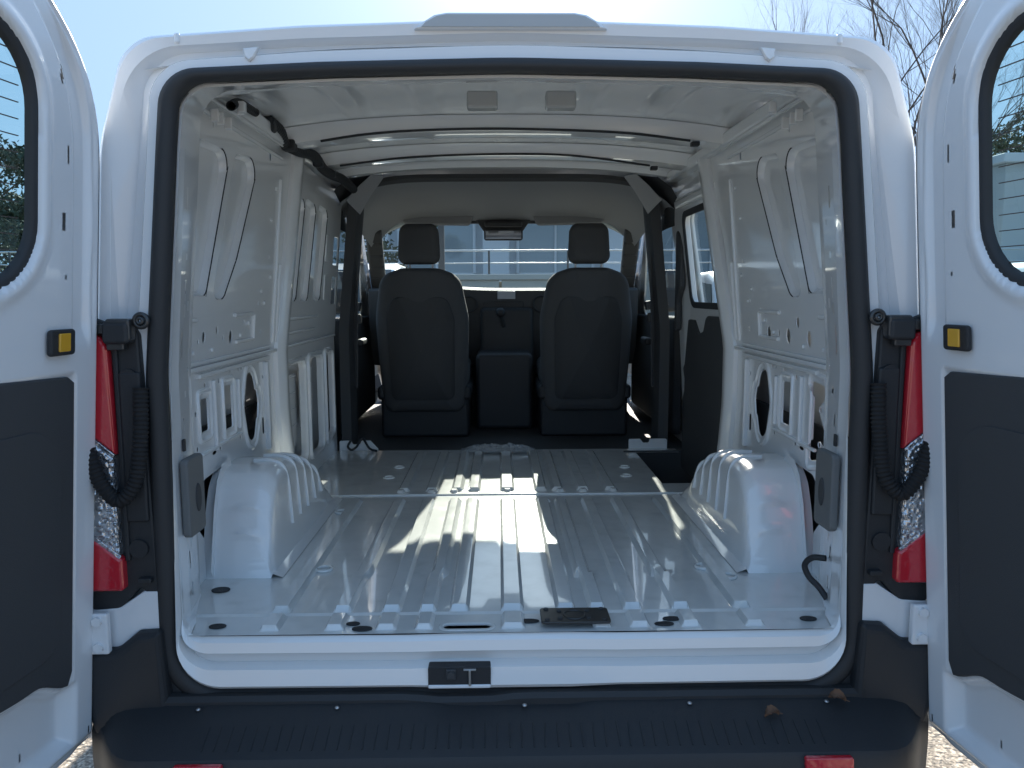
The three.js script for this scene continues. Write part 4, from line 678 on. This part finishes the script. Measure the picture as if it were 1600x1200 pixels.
function leaf(p, rx, ry, rz, label, len) {
  const us = steps(-1, 1, 8), vs = steps(0, 1, 10);
  const g = grid(us, vs, (u, t) => { const w = len * 0.34 * Math.sin(Math.PI * Math.pow(t, 0.8)) * (1 + 0.18 * Math.sin(t * 26)); return [u * w, 0.010 * u * u + 0.012 * Math.sin(t * 3) + 0.002 * Math.sin(u * 9), (t - 0.5) * len]; });
  const m = thing('dry_leaf', label, 'leaf', p);
  m.rotation.set(rx, ry, rz);
  P(m, 'blade', g, std({ color: C(0.16, 0.085, 0.05), roughness: 0.8, side: THREE.DoubleSide }));
  P(m, 'stem', tube([[0, 0.004, -len * 0.5], [0.002, 0.01, 0], [0, 0.004, len * 0.72]], 0.0014, 6), std({ color: C(0.14, 0.08, 0.05), roughness: 0.8 }));
}
leaf([0.765, 0.530, 0.07], 0.3, 1.2, 0.1, 'dry brown leaf lying on the bumper step nearest its right end', 0.038);
leaf([0.60, 0.508, 0.10], 0.2, 1.7, 0.0, 'dry brown leaf on the bumper step left of the other leaf', 0.036);

// ================================================================ surroundings
{
  const tx = dataTex(1024, (u, v) => { const g = rnd(), f = vn(u, v, 256, 1), c = vn(u, v, 128, 7), b = fbm(u, v, 8, 3, 4); let k = 0.40 + 0.32 * Math.pow(f, 1.5) + 0.25 * (c > 0.62 ? c - 0.3 : 0) + 0.10 * (g - 0.5) + 0.10 * (b - 0.5); return [k * 1.06, k, k * 0.92]; }, true, 0.7);
  const bp = dataTex(512, (u, v) => vn(u, v, 128, 1) * 0.7 + 0.3 * rnd(), false, 0.7);
  const g = new THREE.CircleGeometry(450, 64).rotateX(-Math.PI / 2);
  tag(obj('ground', g, std({ color: C(1, 0.97, 0.93), map: tx, roughness: 0.95, bumpMap: bp, bumpScale: 0.006 })), 'pale pebbly asphalt of the car park', null, null, 'structure');
  // painted bay lines
  const pl = std({ color: C(0.62, 0.62, 0.58), roughness: 0.8 });
  for (const [i, x] of [-1.6, 1.75, 4.5, 7.3, -4.4].entries()) tag(obj('parking_line', box(0.1, 0.004, 5.2, x, 0.006, -2.6, 0), pl), null, null, null, 'structure');
}
// raised bank with wall, railing and the building ahead
{
  const concrete = std({ color: C(0.40, 0.41, 0.38), roughness: 0.9, bumpMap: texGrain, bumpScale: 0.002 });
  const w = thing('retaining_wall', 'low grey concrete wall with vertical joints ahead of the van', 'wall', [0, 0, -12]);
  for (let i = 0; i < 14; i++) P(w, 'wall_panel', box(1.96, 1.72, 0.3, -13 + i * 2, 0.86, rr(-0.004, 0.004), 0.015), concrete);
  P(w, 'coping', box(28, 0.10, 0.4, 0, 1.77, 0, 0.015), concrete);
  const ter = obj('terrace', box(40, 1.70, 28, 0, 0.85, -26.2, 0.02), std({ color: C(0.36, 0.35, 0.33), roughness: 0.95 }));
  tag(ter, 'raised terrace behind the concrete wall', null, null, 'structure');
  const rail = thing('railing', 'thin metal railing on top of the low concrete wall', 'railing', [0, 1.82, -12]);
  for (let i = 0; i < 15; i++) P(rail, 'post', rod([-14 + i * 1.4 + 4, 0, 0], [-14 + i * 1.4 + 4, 0.42, 0], 0.018), M.trim);
  P(rail, 'top_rail', rod([-10.2, 0.42, 0], [10, 0.42, 0], 0.016), M.steel);
  P(rail, 'mid_rail', rod([-10.2, 0.2, 0], [10, 0.2, 0], 0.012), M.steel);
  // building
  const wall = std({ color: C(0.60, 0.63, 0.66), roughness: 0.85, bumpMap: texGrain, bumpScale: 0.002 }), pale = std({ color: C(0.66, 0.68, 0.70), roughness: 0.8 }), glz = phy({ color: C(0.24, 0.29, 0.32), roughness: 0.08, clearcoat: 1 });
  const b = thing('office_building', 'pale grey building with columns and large windows straight ahead', 'building', [0, 1.7, -20]);
  P(b, 'wall', box(18, 3.5, 8, 1.6, 1.75, -4.6, 0.03), wall);
  P(b, 'roof_edge', box(18.4, 0.34, 8.6, 1.6, 3.66, -4.5, 0.03), pale);
  for (let i = 0; i < 6; i++) {
    const x = -6.9 + i * 3.4;
    P(b, 'column', box(0.75, 3.48, 0.45, x, 1.74, -0.35, 0.03), pale);
    if (i < 5) for (const y of [1.35]) { const f = P(b, 'window', [box(2.2, 0.08, 0.12, x + 1.7, y - 1.02, -0.53), box(2.2, 0.08, 0.12, x + 1.7, y + 1.02, -0.53), box(0.08, 2.0, 0.12, x + 0.62, y, -0.53), box(0.08, 2.0, 0.12, x + 2.78, y, -0.53), box(0.06, 2.0, 0.1, x + 1.7, y, -0.53)], pale); P(f, 'pane', box(2.16, 2.0, 0.02, x + 1.7, y, -0.55, 0), glz); }
  }
  P(b, 'canopy', box(9, 0.35, 1.6, 3.5, 2.55, 0.3, 0.03), wall);
  const ps = thing('square_post', 'dark square post standing in front of the building, left of the mirror', 'post', [-0.98, 0, -11.2]);
  P(ps, 'shaft', box(0.10, 3.5, 0.10, 0, 1.75, 0, 0.01), M.trim);
  P(ps, 'base', box(0.24, 0.3, 0.24, 0, 0.15, 0, 0.02), concrete);
  P(ps, 'post_cap', box(0.16, 0.06, 0.16, 0, 3.53, 0, 0.02), M.trim);
  // building far right
  const r = thing('warehouse', 'long pale building with a flat roof beyond the right rear door', 'building', [25.2, 0, -24]);
  P(r, 'wall', box(26, 4.55, 14, 0, 2.275, 0, 0.03), std({ color: C(0.56, 0.56, 0.55), roughness: 0.85, bumpMap: texGrain, bumpScale: 0.002 }));
  P(r, 'roof_edge', box(26.3, 0.22, 14.3, 0, 4.66, 0, 0.03), pale);
  for (let i = 0; i < 12; i++) P(r, 'wall_joint', box(0.05, 4.2, 0.05, -11.9 + i * 2.2, 2.2, 7.0, 0.005), pale);
  for (const x of [-12.1, -7, -2, 4]) P(r, 'vent', box(0.32, 0.32, 0.1, x, 3.5, 7.0, 0.02), M.grey);
}
// trees
const bark = std({ color: C(0.10, 0.085, 0.075), roughness: 0.95, bumpMap: texGrain, bumpScale: 0.004 });
function bareTree(p, h, label, sd, spread = 1, group) {
  seed = sd;
  const trunk = [], limbs = [], twigs = [];
  const grow = (a, dir, len, r, lvl) => {
    const n = 3; let q = a.clone(), d = dir.clone(), rad = r;
    for (let i = 0; i < n; i++) {
      d.add(V(rr(-1, 1), rr(-0.5, 0.8), rr(-1, 1)).multiplyScalar(0.16)).normalize();
      const e = q.clone().addScaledVector(d, len / n), r2 = rad * 0.86;
      (lvl === 0 ? trunk : lvl < 3 ? limbs : twigs).push(rod([q.x, q.y, q.z], [e.x, e.y, e.z], rad, r2, lvl < 2 ? 8 : lvl < 4 ? 5 : 3));
      if (lvl > 0 || i > 0) if (lvl < 6 && rnd() < (lvl < 4 ? 0.85 : 0.6)) grow(e, d.clone().add(V(rr(-1, 1), rr(-0.25, 0.7), rr(-1, 1)).multiplyScalar(0.8 * spread)).normalize(), len * rr(0.55, 0.75), r2 * 0.55, lvl + 1);
      q = e; rad = r2;
    }
    if (lvl < 6) for (let k = 0; k < 2; k++) grow(q, d.clone().add(V(rr(-1, 1), rr(-0.1, 0.6), rr(-1, 1)).multiplyScalar(0.55 * spread)).normalize(), len * rr(0.6, 0.8), rad * 0.72, lvl + 1);
  };
  grow(V(0, 0, 0), V(0, 1, 0), h * 0.30, h * 0.0115, 0);
  const t = thing('bare_tree', label, 'tree', p, 0, group);
  P(t, 'trunk', trunk, bark); P(t, 'limbs', limbs, bark); tag(P(t, 'twigs', twigs, bark), null, null, null, 'stuff');
}
function leafTree(p, h, w, name, label, sd, col, base = 0.2) {
  seed = sd;
  const t = thing(name, label, 'tree', p), pos = [], nor = [];
  P(t, 'trunk', [rod([0, 0, 0], [rr(-0.2, 0.2), h * 0.5, rr(-0.2, 0.2)], h * 0.022, h * 0.015, 8), rod([0, h * 0.5, 0], [rr(-0.3, 0.3), h * 0.95, 0], h * 0.014, h * 0.004, 6)], bark);
  const clumps = []; for (let i = 0; i < 46; i++) { const y = base + (1 - base) * Math.pow(rnd(), 0.9), R = w * (0.35 + 0.65 * Math.sin(Math.PI * Math.pow((y - base) / (1 - base) * 0.92 + 0.05, 0.8))), a = rr(0, 6.28), q = Math.sqrt(rnd()) * R; clumps.push([Math.cos(a) * q, y * h, Math.sin(a) * q, rr(0.35, 0.75) * w * 0.5]); }
  P(t, 'branches', clumps.slice(0, 22).map(([x, y, z]) => rod([0, y * 0.86, 0], [x, y, z], h * 0.006, h * 0.002, 4)), bark);
  for (const [cx, cy, cz, cr] of clumps) for (let k = 0; k < 170; k++) {
    const a = rr(0, 6.283), b = Math.acos(rr(-1, 1)), q = cr * Math.cbrt(rnd()), c = V(cx + Math.sin(b) * Math.cos(a) * q, cy + Math.cos(b) * q * 0.7, cz + Math.sin(b) * Math.sin(a) * q), e1 = V(rr(-1, 1), rr(-1, 1), rr(-1, 1)).normalize(), e2 = V(rr(-1, 1), rr(-1, 1), rr(-1, 1)).cross(e1).normalize(), sz = rr(0.05, 0.12) * Math.sqrt(h / 8);
    for (const [m, n] of [[0, 1.6], [-0.6, -0.5], [0.6, -0.5]]) { const v = c.clone().addScaledVector(e1, n * sz).addScaledVector(e2, m * sz); pos.push(v.x, v.y, v.z); }
  }
  const g = new THREE.BufferGeometry(); g.setAttribute('position', new THREE.Float32BufferAttribute(pos, 3)); g.computeVertexNormals();
  P(t, 'crown', g, std({ color: col, roughness: 0.8, side: THREE.DoubleSide }));
}
bareTree([9.6, 0, -16.0], 11.5, 'large bare tree spreading branches above the van roof on the right', 21, 1);
bareTree([9.2, 1.7, -22], 9.6, 'slender bare tree whose top shows over the roof edge left of the big bare tree', 5, 0.8);
bareTree([9.6, 0, -9.0], 4.6, 'small bare tree in front of the pale building in the right door window', 33, 1.1);
leafTree([-13.4, 0, -19.2], 5.4, 2.3, 'pine_tree', 'dark evergreen nearest the hinge side of the left door window', 4, C(0.045, 0.062, 0.035), 0.05);
leafTree([-16.6, 0, -21.5], 6.6, 2.8, 'pine_tree', 'tallest dark evergreen, at the far left edge of the photo', 14, C(0.05, 0.068, 0.04), 0.05);
leafTree([-11.6, 0, -17.2], 3.6, 1.8, 'pine_tree', 'short broad evergreen between the left door and the building', 24, C(0.055, 0.07, 0.04), 0.05);
leafTree([26, 0, -36], 9.9, 3.2, 'pine_tree', 'pine whose top rises behind the flat roof of the pale building on the right', 34, C(0.06, 0.072, 0.04), 0.4);
leafTree([-2.7, 1.7, -15.2], 3.6, 1.5, 'evergreen_shrub', 'evergreen shrub beyond the wall, left of the left headrest', 44, C(0.08, 0.10, 0.06), 0.05);

// parked cars
function makeCar(mat) {
  const o = new THREE.Group();
  const L = 4.6, W = 0.92;
  const prof = [[-2.3, 0.45], [-2.3, 0.85], [-2.2, 1.02], [-1.25, 1.12], [-0.55, 1.66], [-0.2, 1.74], [1.5, 1.72], [1.95, 1.55], [2.25, 1.05], [2.3, 0.8], [2.28, 0.42]];
  const body = plate(poly(prof.map(([x, y]) => [x, y, 0.12]), 5), 2 * W, [], 0.09, 4).translate(0, 0, -W);
  { const p = body.attributes.position; for (let i = 0; i < p.count; i++) { const y = p.getY(i); if (y > 1.05) p.setZ(i, p.getZ(i) * (1 - 0.20 * (y - 1.05) / 0.7)); } body.computeVertexNormals(); }
  P(o, 'body', toCreasedNormals(body, 0.6), mat);
  const gl = phy({ color: C(0.02, 0.025, 0.03), roughness: 0.05, clearcoat: 1 });
  for (const s of [-1, 1]) for (const w of [[[-1.0, 1.14], [-0.5, 1.58], [0.15, 1.62], [0.15, 1.14]], [[0.25, 1.14], [0.25, 1.62], [1.45, 1.60], [1.75, 1.45], [1.75, 1.14]]]) { const g = plate(poly(w.map((q) => [...q, 0.04]), 3), 0.012, [], 0.003); const p = g.attributes.position; for (let i = 0; i < p.count; i++) p.setZ(i, s * (p.getZ(i) + W * (1 - 0.20 * Math.max(0, p.getY(i) - 1.05) / 0.7) - 0.006)); P(o, 'side_window', g, gl); }
  P(o, 'rear_window', box(0.02, 0.42, 1.3, 0, 0, 0, 0.01).rotateZ(0.52).translate(2.10, 1.36, 0), gl);
  P(o, 'windscreen', box(0.02, 0.80, 1.36, 0, 0, 0, 0.01).rotateZ(-0.915).translate(-0.93, 1.41, 0), gl);
  for (const [x, s] of [[-1.45, -1], [-1.45, 1], [1.4, -1], [1.4, 1]]) { const w = P(o, 'wheel', new THREE.TorusGeometry(0.27, 0.085, 12, 28).translate(x, 0.355, s * 0.86), M.seal); P(w, 'rim', cyl(0.22, 0.22, 0.12, 20).rotateX(Math.PI / 2).translate(x, 0.355, s * 0.87), M.steel); }
  for (const s of [-1, 1]) { P(o, 'tail_lamp', box(0.05, 0.18, 0.24, 2.27, 0.98, s * 0.70, 0.02), M.redLens); P(o, 'headlamp', box(0.08, 0.12, 0.34, -2.24, 0.86, s * 0.66, 0.03), M.clearLens); P(o, 'door_mirror', new RoundedBoxGeometry(0.14, 0.13, 0.2, 3, 0.04).translate(-0.75, 1.2, s * 1.0), mat); }
  PE(o, 'bumper', [box(0.1, 0.22, 1.7, 2.30, 0.56, 0, 0.04), box(0.1, 0.22, 1.7, -2.30, 0.56, 0, 0.04)], M.plastic);
  return o;
}
function putCar(src, mat, name, label, p, turn, sc = 1) {
  const o = src.clone(); o.name = numbered(name); scene.add(o); o.position.set(...p); o.rotation.y = turn; o.scale.setScalar(sc);
  o.traverse((m) => { if (m.name === 'body' || m.name === 'door_mirror') m.material = mat; });
  tag(o, label, 'car');
}
{
  const white = phy({ color: C(0.75, 0.77, 0.79), roughness: 0.4, clearcoat: 1, clearcoatRoughness: 0.05 }), darkP = phy({ color: C(0.035, 0.04, 0.05), roughness: 0.4, clearcoat: 1, clearcoatRoughness: 0.04 }), silver = phy({ color: C(0.42, 0.44, 0.46), roughness: 0.35, metalness: 0.4, clearcoat: 1 });
  const src = makeCar(white);
  putCar(src, white, 'parked_car', 'white parked car seen through the right rear door window', [7.0, 0, -7.2], Math.PI / 2, 1.06);
  putCar(src, silver, 'parked_car', 'grey parked car seen through the sliding door window', [3.2, 0, -7.6], Math.PI / 2, 1);
  putCar(src, white, 'parked_car', 'white parked car ahead, beside the left front headrest', [-2.1, 0, -8.6], Math.PI / 2, 1.08);
}
renderer.render(scene, camera);
